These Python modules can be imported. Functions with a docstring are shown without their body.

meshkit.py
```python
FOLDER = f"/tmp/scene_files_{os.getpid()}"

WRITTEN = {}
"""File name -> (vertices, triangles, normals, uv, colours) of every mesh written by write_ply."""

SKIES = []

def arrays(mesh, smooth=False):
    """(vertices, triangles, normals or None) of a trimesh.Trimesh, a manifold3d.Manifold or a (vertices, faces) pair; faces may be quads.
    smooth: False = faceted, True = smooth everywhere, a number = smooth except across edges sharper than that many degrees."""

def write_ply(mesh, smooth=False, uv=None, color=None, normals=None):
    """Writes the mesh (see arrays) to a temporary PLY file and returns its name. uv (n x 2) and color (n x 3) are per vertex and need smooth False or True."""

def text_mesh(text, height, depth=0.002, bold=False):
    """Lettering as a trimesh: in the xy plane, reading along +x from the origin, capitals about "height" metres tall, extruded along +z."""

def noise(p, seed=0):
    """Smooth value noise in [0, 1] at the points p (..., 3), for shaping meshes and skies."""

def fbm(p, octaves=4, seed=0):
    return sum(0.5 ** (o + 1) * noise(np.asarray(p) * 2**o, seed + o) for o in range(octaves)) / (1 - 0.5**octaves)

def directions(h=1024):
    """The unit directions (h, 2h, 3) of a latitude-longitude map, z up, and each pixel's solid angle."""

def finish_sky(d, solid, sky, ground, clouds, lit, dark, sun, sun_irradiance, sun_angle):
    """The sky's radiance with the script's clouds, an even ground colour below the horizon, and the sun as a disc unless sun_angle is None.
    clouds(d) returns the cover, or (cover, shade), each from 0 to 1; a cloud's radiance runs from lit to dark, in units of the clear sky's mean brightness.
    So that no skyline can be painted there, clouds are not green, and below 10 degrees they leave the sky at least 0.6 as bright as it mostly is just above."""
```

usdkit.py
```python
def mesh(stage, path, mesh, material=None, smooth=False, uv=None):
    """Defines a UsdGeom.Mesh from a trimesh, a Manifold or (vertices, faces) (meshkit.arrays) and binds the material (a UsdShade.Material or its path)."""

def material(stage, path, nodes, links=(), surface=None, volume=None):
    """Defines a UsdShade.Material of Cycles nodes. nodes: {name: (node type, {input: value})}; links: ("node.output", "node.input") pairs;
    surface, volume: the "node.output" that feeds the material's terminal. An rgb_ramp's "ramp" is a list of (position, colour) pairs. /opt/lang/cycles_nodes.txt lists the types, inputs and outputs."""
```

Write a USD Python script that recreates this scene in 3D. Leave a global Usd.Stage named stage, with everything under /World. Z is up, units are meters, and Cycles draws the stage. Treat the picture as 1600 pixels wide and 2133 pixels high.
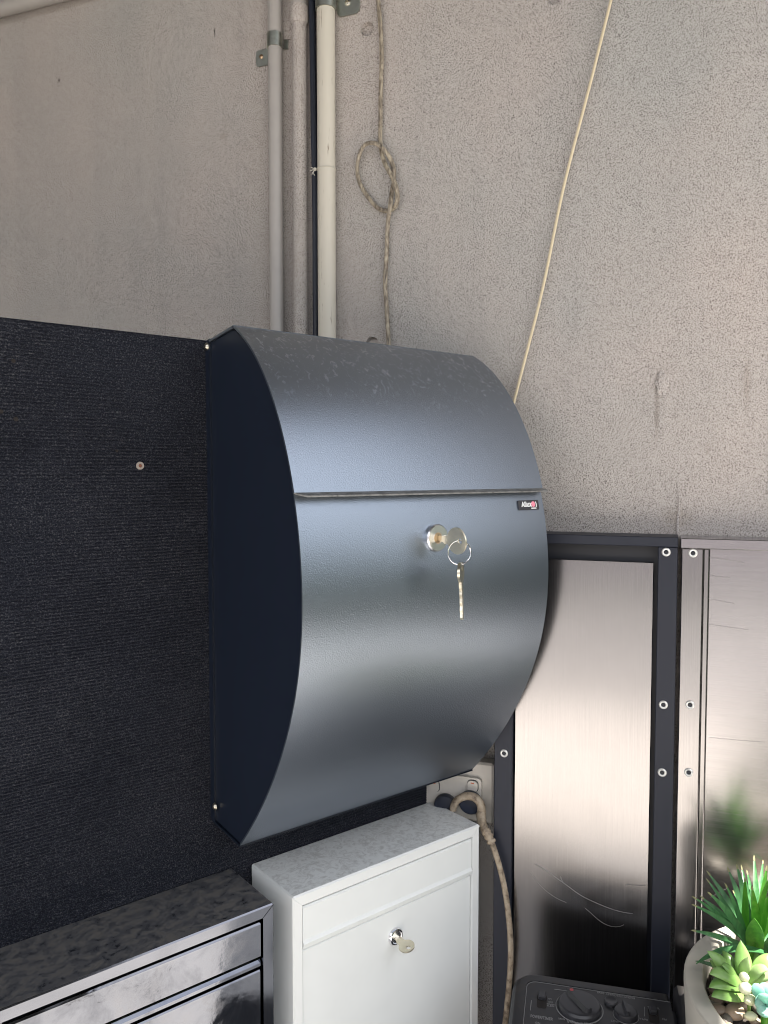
import math, random, numpy as np, trimesh, usdkit, meshkit
import manifold3d as m3
from scipy.interpolate import splprep, splev
from shapely.geometry import Polygon, Point, box as sbox
from shapely import affinity
from pxr import Usd, UsdGeom, UsdLux, UsdShade, Gf, Sdf

stage = Usd.Stage.CreateInMemory()
UsdGeom.SetStageUpAxis(stage, UsdGeom.Tokens.z)
UsdGeom.SetStageMetersPerUnit(stage, 1.0)
UsdGeom.Xform.Define(stage, '/World')
UsdGeom.Scope.Define(stage, '/World/Looks')
random.seed(7); rng = np.random.default_rng(7)

# ------------------------------------------------------------------ camera
FPX, CX, CY = 1628.0, 800.0, 1066.5            # the photograph's lens, in its own pixels (1600 wide)
C = np.array([0, 0, 1.45])
TH, PHI = math.atan(81.5/FPX), math.radians(51.7)
_fh = np.array([math.cos(PHI), math.sin(PHI), 0.0]); RT = np.array([math.sin(PHI), -math.cos(PHI), 0.0]); _up = np.array([0, 0, 1.0])
FW = _fh*math.cos(TH) - _up*math.sin(TH); UPV = _up*math.cos(TH) + _fh*math.sin(TH)
cam = UsdGeom.Camera.Define(stage, '/World/camera')
M4 = np.eye(4); M4[0, :3] = RT; M4[1, :3] = UPV; M4[2, :3] = -FW; M4[3, :3] = C
cam.AddTransformOp().Set(Gf.Matrix4d(*M4.ravel().tolist()))
cam.CreateHorizontalApertureAttr(36.0); cam.CreateVerticalApertureAttr(48.0)
cam.CreateFocalLengthAttr(36.0*FPX/1600.0); cam.CreateClippingRangeAttr(Gf.Vec2f(0.02, 500))
cam.CreateExposureAttr(2.38)

# ------------------------------------------------------------------ sky and sun
SUN_AZ, SUN_EL = math.radians(-64.0), math.radians(68.0)
SUN = np.array([math.cos(SUN_AZ)*math.cos(SUN_EL), math.sin(SUN_AZ)*math.cos(SUN_EL), math.sin(SUN_EL)])
dome = UsdLux.DomeLight.Define(stage, '/World/sky')
dome.GetPrim().SetCustomDataByKey('kind', 'structure')
skym = usdkit.material(stage, '/World/Looks/sky', {
    'sky': ('sky_texture', {'sky_type': 'single_scattering', 'sun_disc': False, 'sun_elevation': SUN_EL,
                            'sun_rotation': math.atan2(SUN[0], SUN[1]), 'aerosol_density': 2.0}),
    'tc': ('texture_coordinate', {}), 'cn': ('noise_texture', {'scale': 2.2, 'detail': 6, 'roughness': .6}),
    'cr': ('rgb_ramp', {'ramp': [(.30, (.35, .35, .35)), (.62, (.95, .95, .95))]}),
    'mx': ('mix', {'color2': (5.2, 5.15, 5.1)}),
    'bg': ('background_shader', {'strength': 0.09})},
    [('tc.generated', 'cn.vector'), ('cn.fac', 'cr.fac'), ('cr.color', 'mx.fac'), ('sky.color', 'mx.color1'), ('mx.color', 'bg.color')], surface='bg.background')
UsdShade.MaterialBindingAPI.Apply(dome.GetPrim()).Bind(skym)
sun = UsdLux.DistantLight.Define(stage, '/World/sun')
sun.CreateIntensityAttr(1.25); sun.CreateAngleAttr(0.53); sun.CreateNormalizeAttr(True) if hasattr(sun, 'CreateNormalizeAttr') else None
sun.CreateColorAttr(Gf.Vec3f(1.0, 0.95, 0.87))
_z = SUN; _x = np.cross([0, 0, 1.0], _z); _x /= np.linalg.norm(_x); _y = np.cross(_z, _x)
M4 = np.eye(4); M4[0, :3] = _x; M4[1, :3] = _y; M4[2, :3] = _z
sun.AddTransformOp().Set(Gf.Matrix4d(*M4.ravel().tolist()))

# ------------------------------------------------------------------ frames of reference (real places)
S = 0.86                                                     # metres from the camera to the carpeted board
WA = math.radians(51.7 - 109.9)                              # heading of the rendered wall, rightwards
WX = np.array([math.cos(WA), math.sin(WA), 0]); WN = np.array([math.sin(WA), -math.cos(WA), 0])
W0 = np.array([0.9046*S, 1.03*S, 0.0])
def ray(px, py): return FW + RT*(px-CX)/FPX - UPV*(py-CY)/FPX
def hit(px, py, n, p0):
    r = ray(px, py); n = np.asarray(n, float); t = ((np.asarray(p0, float)-C)@n)/(r@n); return C + t*r
class Frame:
    def __init__(s, o, az): s.o = np.asarray(o, float); s.az = az; s.x = np.array([math.cos(az), math.sin(az), 0]); s.y = np.array([-math.sin(az), math.cos(az), 0])
    def to(s, p): d = np.asarray(p, float) - s.o; return np.array([d@s.x, d@s.y, d[2]])
    def world(s, q): return s.o + s.x*q[0] + s.y*q[1] + np.array([0, 0, 1.0])*q[2]
    def front(s, px, py, off):                               # a point on the vertical plane "off" in front of the frame's plane
        return s.to(hit(px, py, s.y, s.o - s.y*off))
    def level(s, px, py, z): return s.to(hit(px, py, [0, 0, 1], [0, 0, z]))
WF = Frame(W0, WA)             # rendered wall: x right, -y out of the wall
BF = Frame([0, S, 0], 0.0)     # carpeted board: x right, -y out of the board
RF = Frame([W0[0], W0[1], 0], math.radians(-52.0))
GF = Frame([0, 0, 0], 0.0)

# ------------------------------------------------------------------ materials
LK = '/World/Looks/'
def mat(name, nodes, links=(), surface='p.BSDF'): return usdkit.material(stage, LK+name, nodes, links, surface=surface)
def plain(name, col, rough=0.5, metal=0.0, bump=0.0, bscale=300, spec=0.5, vary=0.0, vscale=30, **kw):
    nodes = {'p': ('principled_bsdf', dict(base_color=col, roughness=rough, metallic=metal, specular_ior_level=spec, **kw))}
    links = []
    if bump or vary: nodes['g'] = ('geometry', {})
    if bump:
        nodes['bn'] = ('noise_texture', {'scale': bscale, 'detail': 3}); nodes['b'] = ('bump', {'strength': bump, 'distance': 0.001})
        links += [('g.position', 'bn.vector'), ('bn.fac', 'b.height'), ('b.normal', 'p.normal')]
    if vary:
        c = np.array(col)
        nodes['vn'] = ('noise_texture', {'scale': vscale, 'detail': 5, 'roughness': .65})
        nodes['vr'] = ('rgb_ramp', {'ramp': [(0.3, tuple(c*(1-vary))), (0.5, tuple(c)), (0.7, tuple(np.minimum(c*(1+vary*.6), 1)))]})
        links += [('g.position', 'vn.vector'), ('vn.fac', 'vr.fac'), ('vr.color', 'p.base_color')]
    return mat(name, nodes, links)

def speckled(name, gain=1.0, stains=()):
    b = np.array([0.525, 0.488, 0.456])*gain
    nodes = {
        'g': ('geometry', {}),
        'n1': ('noise_texture', {'scale': 640, 'detail': 3, 'roughness': .72}),
        'r1': ('rgb_ramp', {'ramp': [(0.34, (0.10, .09, .085)), (0.42, (.48, .46, .45)), (0.475, (.95, .95, .95)), (0.60, (1.02, 1.02, 1.02)), (1, (1.12, 1.12, 1.12))]}),
        'n2': ('noise_texture', {'scale': 900, 'detail': 1}),
        'r2': ('rgb_ramp', {'ramp': [(0.3, (.62, .60, .60)), (0.55, (1, 1, 1)), (0.75, (1.0, 1, 1))]}),
        'n3': ('noise_texture', {'scale': 2.2, 'detail': 4, 'roughness': .55}),
        'r3': ('rgb_ramp', {'ramp': [(0.3, tuple(b*np.array([.93, .98, 1.0])*.92)), (0.7, tuple(b*np.array([1.04, 1.0, .99])))]}),
        'm1': ('mix', {'mix_type': 'multiply', 'fac': 1.0}), 'm2': ('mix', {'mix_type': 'multiply', 'fac': 1.0}),
        'b': ('bump', {'strength': 0.16, 'distance': 0.0010}),
        'p': ('principled_bsdf', {'roughness': .8, 'specular_ior_level': .25}),
        'ms': ('mapping', {'scale': (16, 16, 1.1)}), 'ns': ('noise_texture', {'scale': 1.0, 'detail': 5, 'roughness': .6, 'distortion': .4}),
        'rs': ('rgb_ramp', {'ramp': [(.30, (.935, .94, .945)), (.48, (1, 1, 1)), (.75, (1.03, 1.025, 1.02))]}), 'm3': ('mix', {'mix_type': 'multiply', 'fac': 1.0})}
    links = [('g.position', 'n1.vector'), ('g.position', 'n2.vector'), ('g.position', 'n3.vector'), ('n1.fac', 'r1.fac'), ('n2.fac', 'r2.fac'), ('n3.fac', 'r3.fac'),
         ('r3.color', 'm1.color1'), ('r1.color', 'm1.color2'), ('m1.color', 'm2.color1'), ('r2.color', 'm2.color2'),
         ('g.position', 'ms.vector'), ('ms.vector', 'ns.vector'), ('ns.fac', 'rs.fac'), ('m2.color', 'm3.color1'), ('rs.color', 'm3.color2'),
         ('n1.fac', 'b.height'), ('b.normal', 'p.normal')]
    last = 'm3.color'
    if stains: nodes['t'] = ('texture_coordinate', {})
    for i, (x, z, rx, rz, dark) in enumerate(stains):
        k = (1/rx, .01, 1/rz)
        nodes[f'sm{i}'] = ('mapping', {'scale': k, 'location': (-x*k[0], 0, -z*k[2])}); nodes[f'sg{i}'] = ('gradient_texture', {'gradient_type': 'spherical'})
        nodes[f'sx{i}'] = ('math', {'math_type': 'multiply'}); nodes[f'sc{i}'] = ('mix', {'mix_type': 'multiply', 'color2': dark})
        links += [('t.object', f'sm{i}.vector'), (f'sm{i}.vector', f'sg{i}.vector'), (f'sg{i}.fac', f'sx{i}.value1'), ('rsx.result', f'sx{i}.value2'), (f'sx{i}.value', f'sc{i}.fac'), (last, f'sc{i}.color1')]; last = f'sc{i}.color'
    if stains:
        nodes['rsx'] = ('map_range', {'from_min': .35, 'from_max': .55, 'to_min': .5, 'to_max': 1.6, 'clamp': True}); nodes['nsx'] = ('noise_texture', {'scale': 160, 'detail': 4})
        links += [('g.position', 'nsx.vector'), ('nsx.fac', 'rsx.value')]
    return mat(name, nodes, links + [(last, 'p.base_color')])

def brushed(name, col, rough, sx, sz, bump=.12, aniso=0.0, scratch=.0):
    """Brushed sheet metal: grain drawn out along one direction of the sheet."""
    return mat(name, {
        't': ('texture_coordinate', {}), 'mp': ('mapping', {'scale': (sx, 60.0, sz)}),
        'n': ('noise_texture', {'scale': 1.0, 'detail': 3, 'roughness': .6}),
        'rr': ('map_range', {'from_min': .3, 'from_max': .7, 'to_min': rough*.92, 'to_max': rough*1.08}),
        'n2': ('noise_texture', {'scale': 9.0, 'detail': 5, 'roughness': .6}),
        'c': ('rgb_ramp', {'ramp': [(.35, tuple(np.array(col)*.94)), (.65, tuple(col))]}),
        'b': ('bump', {'strength': bump, 'distance': .0004}),
        'p': ('principled_bsdf', {'metallic': 1.0, 'anisotropic': aniso})},
        [('t.object', 'mp.vector'), ('mp.vector', 'n.vector'), ('n.fac', 'rr.value'), ('rr.result', 'p.roughness'), ('t.object', 'n2.vector'),
         ('n2.fac', 'c.fac'), ('c.color', 'p.base_color'), ('n.fac', 'b.height'), ('b.normal', 'p.normal')])

def dusty(name, col, rough, metal, dust, lo, hi, scale=60, stretch=(1, 1, 1), coat=0.0, spec=.5, dust_rough=.75, bump=0.0, bscale=700, edge=(.75, .97), amount=.9, distortion=1.2):
    """A paint whose level, upward faces carry settled, rain-pocked dust."""
    nodes = {'g': ('geometry', {}), 's': ('separate_xyz', {}), 'up': ('map_range', {'from_min': edge[0], 'from_max': edge[1], 'clamp': True}),
        'mp': ('mapping', {'scale': stretch}),
        'n': ('noise_texture', {'scale': scale, 'detail': 8, 'roughness': .72, 'distortion': distortion}),
        'f': ('map_range', {'from_min': lo, 'from_max': hi, 'to_min': 0, 'to_max': amount, 'clamp': True}),
        'mul': ('math', {'math_type': 'multiply'}), 'mx': ('mix', {'color1': col, 'color2': dust}),
        'rm': ('mix_float', {'a': rough, 'b': dust_rough}), 'mm': ('mix_float', {'a': metal, 'b': 0.0}),
        'p': ('principled_bsdf', {'specular_ior_level': spec, 'coat_weight': coat})}
    links = [('g.normal', 's.vector'), ('s.z', 'up.value'), ('g.position', 'mp.vector'), ('mp.vector', 'n.vector'), ('n.fac', 'f.value'), ('up.result', 'mul.value1'), ('f.result', 'mul.value2'),
         ('mul.value', 'mx.fac'), ('mul.value', 'rm.fac'), ('mul.value', 'mm.fac'), ('mx.color', 'p.base_color'), ('rm.result', 'p.roughness'), ('mm.result', 'p.metallic')]
    if bump:
        nodes['bn'] = ('noise_texture', {'scale': bscale, 'detail': 2}); nodes['b'] = ('bump', {'strength': bump, 'distance': .0005})
        links += [('g.position', 'bn.vector'), ('bn.fac', 'b.height'), ('b.normal', 'p.normal')]
    return mat(name, nodes, links)

MT = {}
MT['wall'] = speckled('speckled_render')
_st = [(*WF.front(px, py, 0)[[0, 2]], rx, rz, d) for px, py, rx, rz, d in [(1368, 850, .0045, .060, (.72, .70, .68)), (1380, 795, .011, .024, (.66, .64, .62)), (1556, 800, .006, .05, (.86, .84, .82)), (1474, 935, .005, .010, (.8, .78, .76)), (1410, 1080, .03, .02, (.9, .88, .84)), (123, 168, .0035, .0045, (.2, .18, .17)), (447, 68, .0016, .009, (.12, .11, .12)), (465, 285, .008, .007, (.85, .83, .81))]]
MT['wallbody'] = speckled('speckled_wall_surface', 1.0, [(x+1.0, z, rx, rz, d) for x, z, rx, rz, d in _st])
MT['seal'] = plain('sealant', (.52, .49, .45), .7)
MT['pvc'] = plain('grey_conduit', (.37, .345, .325), .38, vary=.06, vscale=25)
MT['cream'] = mat('cream_conduit', {
    'g': ('geometry', {}), 'mp': ('mapping', {'scale': (300, 300, 22)}), 'n': ('noise_texture', {'scale': 1.0, 'detail': 4, 'roughness': .7, 'distortion': .8}),
    'r': ('rgb_ramp', {'ramp': [(0.29, (.20, .15, .10)), (0.36, (.57, .53, .45)), (1, (.60, .56, .48))]}), 'p': ('principled_bsdf', {'roughness': .45})},
    [('g.position', 'mp.vector'), ('mp.vector', 'n.vector'), ('n.fac', 'r.fac'), ('r.color', 'p.base_color')])
MT['galv'] = plain('galvanised_clip', (.42, .43, .38), .38, 1.0, bump=.15, bscale=90, vary=.25, vscale=60)
MT['blackcable'] = plain('black_cable', (.012, .016, .028), .45)
MT['oldcable'] = mat('weathered_cable', {
    'g': ('geometry', {}), 'mp': ('mapping', {'scale': (200, 200, 55)}), 'n': ('noise_texture', {'scale': 1.0, 'detail': 4, 'roughness': .65, 'distortion': .6}),
    'r': ('rgb_ramp', {'ramp': [(0.32, (.06, .048, .036)), (0.46, (.20, .165, .125)), (.58, (.36, .31, .235)), (.75, (.48, .42, .32))]}),
    'b': ('bump', {'strength': .12, 'distance': .0006}), 'p': ('principled_bsdf', {'roughness': .55})},
    [('g.position', 'mp.vector'), ('mp.vector', 'n.vector'), ('n.fac', 'r.fac'), ('r.color', 'p.base_color'), ('n.fac', 'b.height'), ('b.normal', 'p.normal')])
MT['cord'] = plain('cream_cord', (.62, .53, .36), .5)
MT['string'] = plain('string', (.5, .48, .42), .8)
MT['carpet'] = mat('ribbed_carpet', {
    'g': ('geometry', {}), 'n': ('noise_texture', {'scale': 600, 'detail': 3, 'roughness': .7}),
    'n2': ('noise_texture', {'scale': 9, 'detail': 5, 'roughness': .6}),
    'r': ('rgb_ramp', {'ramp': [(.32, (.0025, .003, .006)), (.47, (.0075, .009, .0155)), (.57, (.022, .0245, .034)), (.68, (.085, .088, .096))]}),
    'r2': ('rgb_ramp', {'ramp': [(.35, (.72, .72, .74)), (.65, (1.12, 1.08, 1.02))]}),
    'm': ('mix', {'mix_type': 'multiply', 'fac': 1.0}), 'b': ('bump', {'strength': .9, 'distance': .0016}),
    'p': ('principled_bsdf', {'roughness': .9, 'specular_ior_level': .15, 'sheen_weight': .03})},
    [('g.position', 'n.vector'), ('g.position', 'n2.vector'), ('n.fac', 'r.fac'), ('n2.fac', 'r2.fac'), ('r.color', 'm.color1'), ('r2.color', 'm.color2'),
     ('m.color', 'p.base_color'), ('n.fac', 'b.height'), ('b.normal', 'p.normal')])
MT['plywood'] = plain('plywood', (.30, .22, .14), .7, vary=.2, vscale=12)
MT['plugred'] = plain('wall_plug', (.16, .06, .03), .6)
MT['fluff'] = plain('frayed_ring', (.27, .235, .205), .9)
MT['hole'] = plain('hole_dark', (.012, .009, .008), .9)
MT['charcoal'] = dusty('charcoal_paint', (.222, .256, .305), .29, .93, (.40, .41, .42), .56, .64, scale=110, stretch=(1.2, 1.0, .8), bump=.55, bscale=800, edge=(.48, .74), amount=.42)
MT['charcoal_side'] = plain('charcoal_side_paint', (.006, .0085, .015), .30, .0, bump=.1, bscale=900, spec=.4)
MT['wornedge'] = plain('worn_edge', (.22, .22, .215), .55, .6, vary=.5, vscale=120)
MT['screw'] = plain('screw_steel', (.62, .58, .48), .28, 1.0)
MT['chrome'] = plain('chrome', (.80, .80, .82), .08, 1.0)
MT['satin'] = plain('satin_lock_face', (.82, .82, .84), .25, 1.0)
MT['brass'] = plain('lock_barrel_brass', (.50, .37, .25), .35, 1.0)
MT['keymetal'] = plain('key_metal', (.70, .66, .53), .28, 1.0, bump=.25, bscale=300)
MT['badge'] = plain('badge_black', (.02, .022, .03), .12, coat_weight=.6)
MT['badgewhite'] = plain('badge_white', (.80, .80, .80), .4)
MT['badgepink'] = plain('badge_pink', (.72, .22, .30), .4)
MT['white'] = dusty('white_enamel', (.655, .67, .66), .32, 0.0, (.34, .333, .325), .43, .62, scale=105, coat=.2, bump=.04, bscale=70, edge=(.9, .99), amount=.62)
MT['whitedoor'] = plain('white_door_enamel', (.65, .67, .66), .34, bump=.05, bscale=60, vary=.02, vscale=20)
MT['steelbox'] = dusty('polished_steel', (.135, .145, .168), .10, 1.0, (.095, .089, .082), .30, .58, scale=75, stretch=(1, 1.3, 1), bump=.05, bscale=110, edge=(.9, .99), amount=.97, distortion=.5)
MT['steeldoor'] = mat('polished_steel_door', {
    'g': ('geometry', {}), 'n': ('noise_texture', {'scale': 26, 'detail': 7, 'roughness': .7, 'distortion': .6}), 'r': ('rgb_ramp', {'ramp': [(.34, (.095, .102, .12)), (.52, (.135, .145, .168)), (.70, (.152, .16, .18))]}),
    'rr': ('map_range', {'from_min': .4, 'from_max': .68, 'to_min': .035, 'to_max': .16, 'clamp': True}), 'bn': ('noise_texture', {'scale': 60, 'detail': 3}), 'b': ('bump', {'strength': .12, 'distance': .001}), 'p': ('principled_bsdf', {'metallic': 1.0})},
    [('g.position', 'n.vector'), ('n.fac', 'r.fac'), ('n.fac', 'rr.value'), ('r.color', 'p.base_color'), ('rr.result', 'p.roughness'), ('g.position', 'bn.vector'), ('bn.fac', 'b.height'), ('b.normal', 'p.normal')])
MT['darkgap'] = plain('dark_inside', (.010, .012, .018), .5)
MT['navyframe'] = plain('dark_frame_paint', (.014, .017, .028), .46, .25, bump=.12, bscale=900)
MT['steel_v'] = brushed('brushed_steel_upright', (.335, .325, .327), .18, 700, 10, bump=.022)
MT['steel_h'] = brushed('brushed_steel_level', (.42, .405, .412), .20, 10, 500, bump=.03)
MT['scratch'] = plain('scratch_mark', (.22, .215, .21), .5, .6)
MT['eyelet'] = plain('eyelet', (.74, .73, .70), .35, .5)
MT['outlet'] = plain('outlet_plastic', (.54, .51, .46), .4, vary=.10, vscale=35)
MT['orange'] = plain('switch_mark', (.50, .13, .05), .5)
MT['beigeplug'] = mat('grubby_plug', {
    'g': ('geometry', {}), 'n': ('noise_texture', {'scale': 90, 'detail': 5, 'roughness': .65}),
    'r': ('rgb_ramp', {'ramp': [(.35, (.10, .07, .045)), (.5, (.29, .23, .165)), (.68, (.38, .32, .24))]}), 'p': ('principled_bsdf', {'roughness': .55})},
    [('g.position', 'n.vector'), ('n.fac', 'r.fac'), ('r.color', 'p.base_color')])
MT['radio'] = dusty('radio_plastic', (.018, .018, .020), .42, 0.0, (.075, .066, .055), .48, .75, scale=28, bump=.12, bscale=900, edge=(.7, .99), amount=.6)
MT['radiopanel'] = dusty('radio_panel', (.014, .014, .016), .38, 0.0, (.07, .062, .052), .5, .78, scale=45, edge=(.7, .99), amount=.5)
MT['knob'] = plain('knob_plastic', (.024, .024, .027), .33, vary=.2)
MT['print'] = plain('printed_white', (.20, .20, .20), .6)
MT['printorange'] = plain('printed_orange', (.20, .12, .05), .6)
MT['red'] = plain('red_dot', (.34, .05, .055), .4)
MT['pot'] = plain('pot_stone', (.43, .405, .35), .6, bump=.2, bscale=250, vary=.10, vscale=18)
MT['soil'] = plain('soil', (.035, .028, .022), .95, bump=.9, bscale=120)
def leafmat(name, c1, c2, trans=.35, rough=.35, scale=(200, 200, 12)):
    return mat(name, {
        't': ('texture_coordinate', {}), 'mp': ('mapping', {'scale': scale}), 'n': ('noise_texture', {'scale': 1.0, 'detail': 3}),
        'r': ('rgb_ramp', {'ramp': [(.3, c1), (.7, c2)]}), 'p': ('principled_bsdf', {'roughness': rough}), 'tr': ('translucent_bsdf', {}),
        'mx': ('mix_closure', {'fac': trans})},
        [('t.object', 'mp.vector'), ('mp.vector', 'n.vector'), ('n.fac', 'r.fac'), ('r.color', 'p.base_color'), ('r.color', 'tr.color'), ('p.BSDF', 'mx.closure1'), ('tr.BSDF', 'mx.closure2')], surface='mx.closure')
MT['leafdark'] = leafmat('spiky_leaf_dark', (.035, .13, .045), (.085, .24, .085), .25)
MT['leafbright'] = leafmat('spiky_leaf_bright', (.05, .22, .02), (.12, .34, .04), .35)
MT['leaftip'] = plain('dry_leaf_tip', (.17, .17, .08), .7)
MT['rosette'] = leafmat('fleshy_leaf', (.12, .26, .055), (.24, .40, .12), .25, .3, (40, 40, 40))
MT['rosettepale'] = leafmat('fleshy_leaf_pale', (.30, .45, .18), (.45, .58, .28), .25, .3, (40, 40, 40))
MT['bud'] = leafmat('pale_bud', (.55, .60, .35), (.72, .74, .58), .25, .3, (60, 60, 60))
MT['teal'] = leafmat('teal_leaf', (.20, .46, .38), (.42, .68, .60), .5, .08, (50, 50, 50))
MT['pebA'] = plain('pebble_brown', (.18, .13, .095), .5, vary=.25, vscale=60)
MT['pebB'] = plain('pebble_grey', (.12, .105, .09), .5, vary=.25, vscale=60)
MT['pebC'] = plain('pebble_tan', (.27, .20, .14), .5, vary=.2, vscale=60)
MT['paving'] = mat('outdoor_paving', {
    'g': ('geometry', {}), 'mp': ('mapping', {'rotation': (0, 0, -WA)}), 'b': ('brick_texture', {'scale': 1.0, 'brick_width': .6, 'row_height': .4, 'mortar_size': .012, 'mortar_smooth': .3, 'color1': (.47, .44, .415), 'color2': (.40, .375, .35), 'mortar': (.22, .20, .185)}),
    'n': ('noise_texture', {'scale': 3.0, 'detail': 5, 'roughness': .6}), 'r': ('rgb_ramp', {'ramp': [(.3, (.80, .80, .80)), (.7, (1.08, 1.08, 1.08))]}), 'm': ('mix', {'mix_type': 'multiply', 'fac': 1.0}), 'p': ('principled_bsdf', {'roughness': .85})},
    [('g.position', 'mp.vector'), ('mp.vector', 'b.vector'), ('g.position', 'n.vector'), ('n.fac', 'r.fac'), ('b.color', 'm.color1'), ('r.color', 'm.color2'), ('m.color', 'p.base_color')])
MT['asphalt'] = plain('dark_floor', (.11, .11, .115), .8, vary=.2, vscale=3)
MT['road'] = plain('grey_road', (.15, .145, .145), .85, vary=.12, vscale=2)
MT['lawn'] = plain('grass', (.07, .10, .04), .9, vary=.4, vscale=6)
MT['hedge'] = plain('hedge_leaves', (.055, .085, .035), .7, vary=.5, vscale=5)
MT['soffit'] = plain('soffit', (.045, .045, .047), .8)
MT['pinkwall'] = plain('neighbour_wall', (.44, .385, .40), .8, vary=.06, vscale=2)
MT['darkwall'] = plain('end_wall', (.27, .285, .26), .8)
MT['pane'] = plain('window_glass', (.04, .05, .06), .08)
MT['bench'] = plain('bench_top', (.10, .10, .105), .6, vary=.2)

# ------------------------------------------------------------------ building helpers
used = {}
def numbered(parent, name):
    k = used.get((parent, name), 0); used[(parent, name)] = k + 1
    return name if k == 0 else f'{name}_{k:03d}'
class Thing:
    def __init__(s, name, label, cat, fr=GF, base=(0, 0, 0), group=None, kind=None):
        s.path = '/World/' + numbered('/World', name); s.fr = fr; s.base = np.asarray(base, float)
        x = UsdGeom.Xform.Define(stage, s.path); x.AddTranslateOp().Set(Gf.Vec3d(*map(float, fr.world(s.base)))); x.AddRotateZOp().Set(math.degrees(fr.az))
        s.prim = x.GetPrim()
        for k, v in (('label', label), ('category', cat), ('group', group), ('kind', kind)):
            if v: s.prim.SetCustomDataByKey(k, v)
    def part(s, name, mesh, material, smooth=30, under=None, label=None, kind=None):
        v, f, _ = meshkit.arrays(mesh)
        p = (under or s.path) + '/' + numbered(under or s.path, name)
        m = usdkit.mesh(stage, p, trimesh.Trimesh(v - s.base, f, process=False), material, smooth=smooth)
        if label: m.GetPrim().SetCustomDataByKey('label', label)
        if kind: m.GetPrim().SetCustomDataByKey('kind', kind)
        return p
def single(name, mesh, material, label=None, cat=None, group=None, kind=None, smooth=30, fr=GF):
    v, f, _ = meshkit.arrays(mesh); b = np.array([*(v[:, :2].min(0)+v[:, :2].max(0))/2, v[:, 2].min()])
    p = '/World/' + numbered('/World', name)
    m = usdkit.mesh(stage, p, trimesh.Trimesh(v-b, f, process=False), material, smooth=smooth)
    UsdGeom.Xformable(m).AddTranslateOp().Set(Gf.Vec3d(*map(float, fr.world(b)))); UsdGeom.Xformable(m).AddRotateZOp().Set(math.degrees(fr.az))
    for k, val in (('label', label), ('category', cat), ('group', group), ('kind', kind)):
        if val: m.GetPrim().SetCustomDataByKey(k, val)
    return p

def cbox(x0, x1, y0, y1, z0, z1, c=0.0):
    if c <= 0: m = trimesh.creation.box([x1-x0, y1-y0, z1-z0]); m.apply_translation([(x0+x1)/2, (y0+y1)/2, (z0+z1)/2]); return m
    pts = []
    for sx in (0, 1):
        for sy in (0, 1):
            for sz in (0, 1):
                X, Y, Z = (x0, x1)[sx], (y0, y1)[sy], (z0, z1)[sz]; dx, dy, dz = (c, -c)[sx], (c, -c)[sy], (c, -c)[sz]
                pts += [(X, Y+dy, Z+dz), (X+dx, Y, Z+dz), (X+dx, Y+dy, Z)]
    return trimesh.convex.convex_hull(np.array(pts))
def man(m): 
    v, f, _ = meshkit.arrays(m); return m3.Manifold(m3.Mesh(np.asarray(v, np.float32), np.asarray(f, np.uint32)))
def tmesh(mf): m = mf.to_mesh(); return trimesh.Trimesh(m.vert_properties[:, :3], m.tri_verts, process=False)
def smoothpath(P, n, k=3):
    P = np.asarray(P, float); t, _ = splprep(P.T, s=0, k=min(k, len(P)-1)); return np.array(splev(np.linspace(0, 1, n), t)).T
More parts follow.
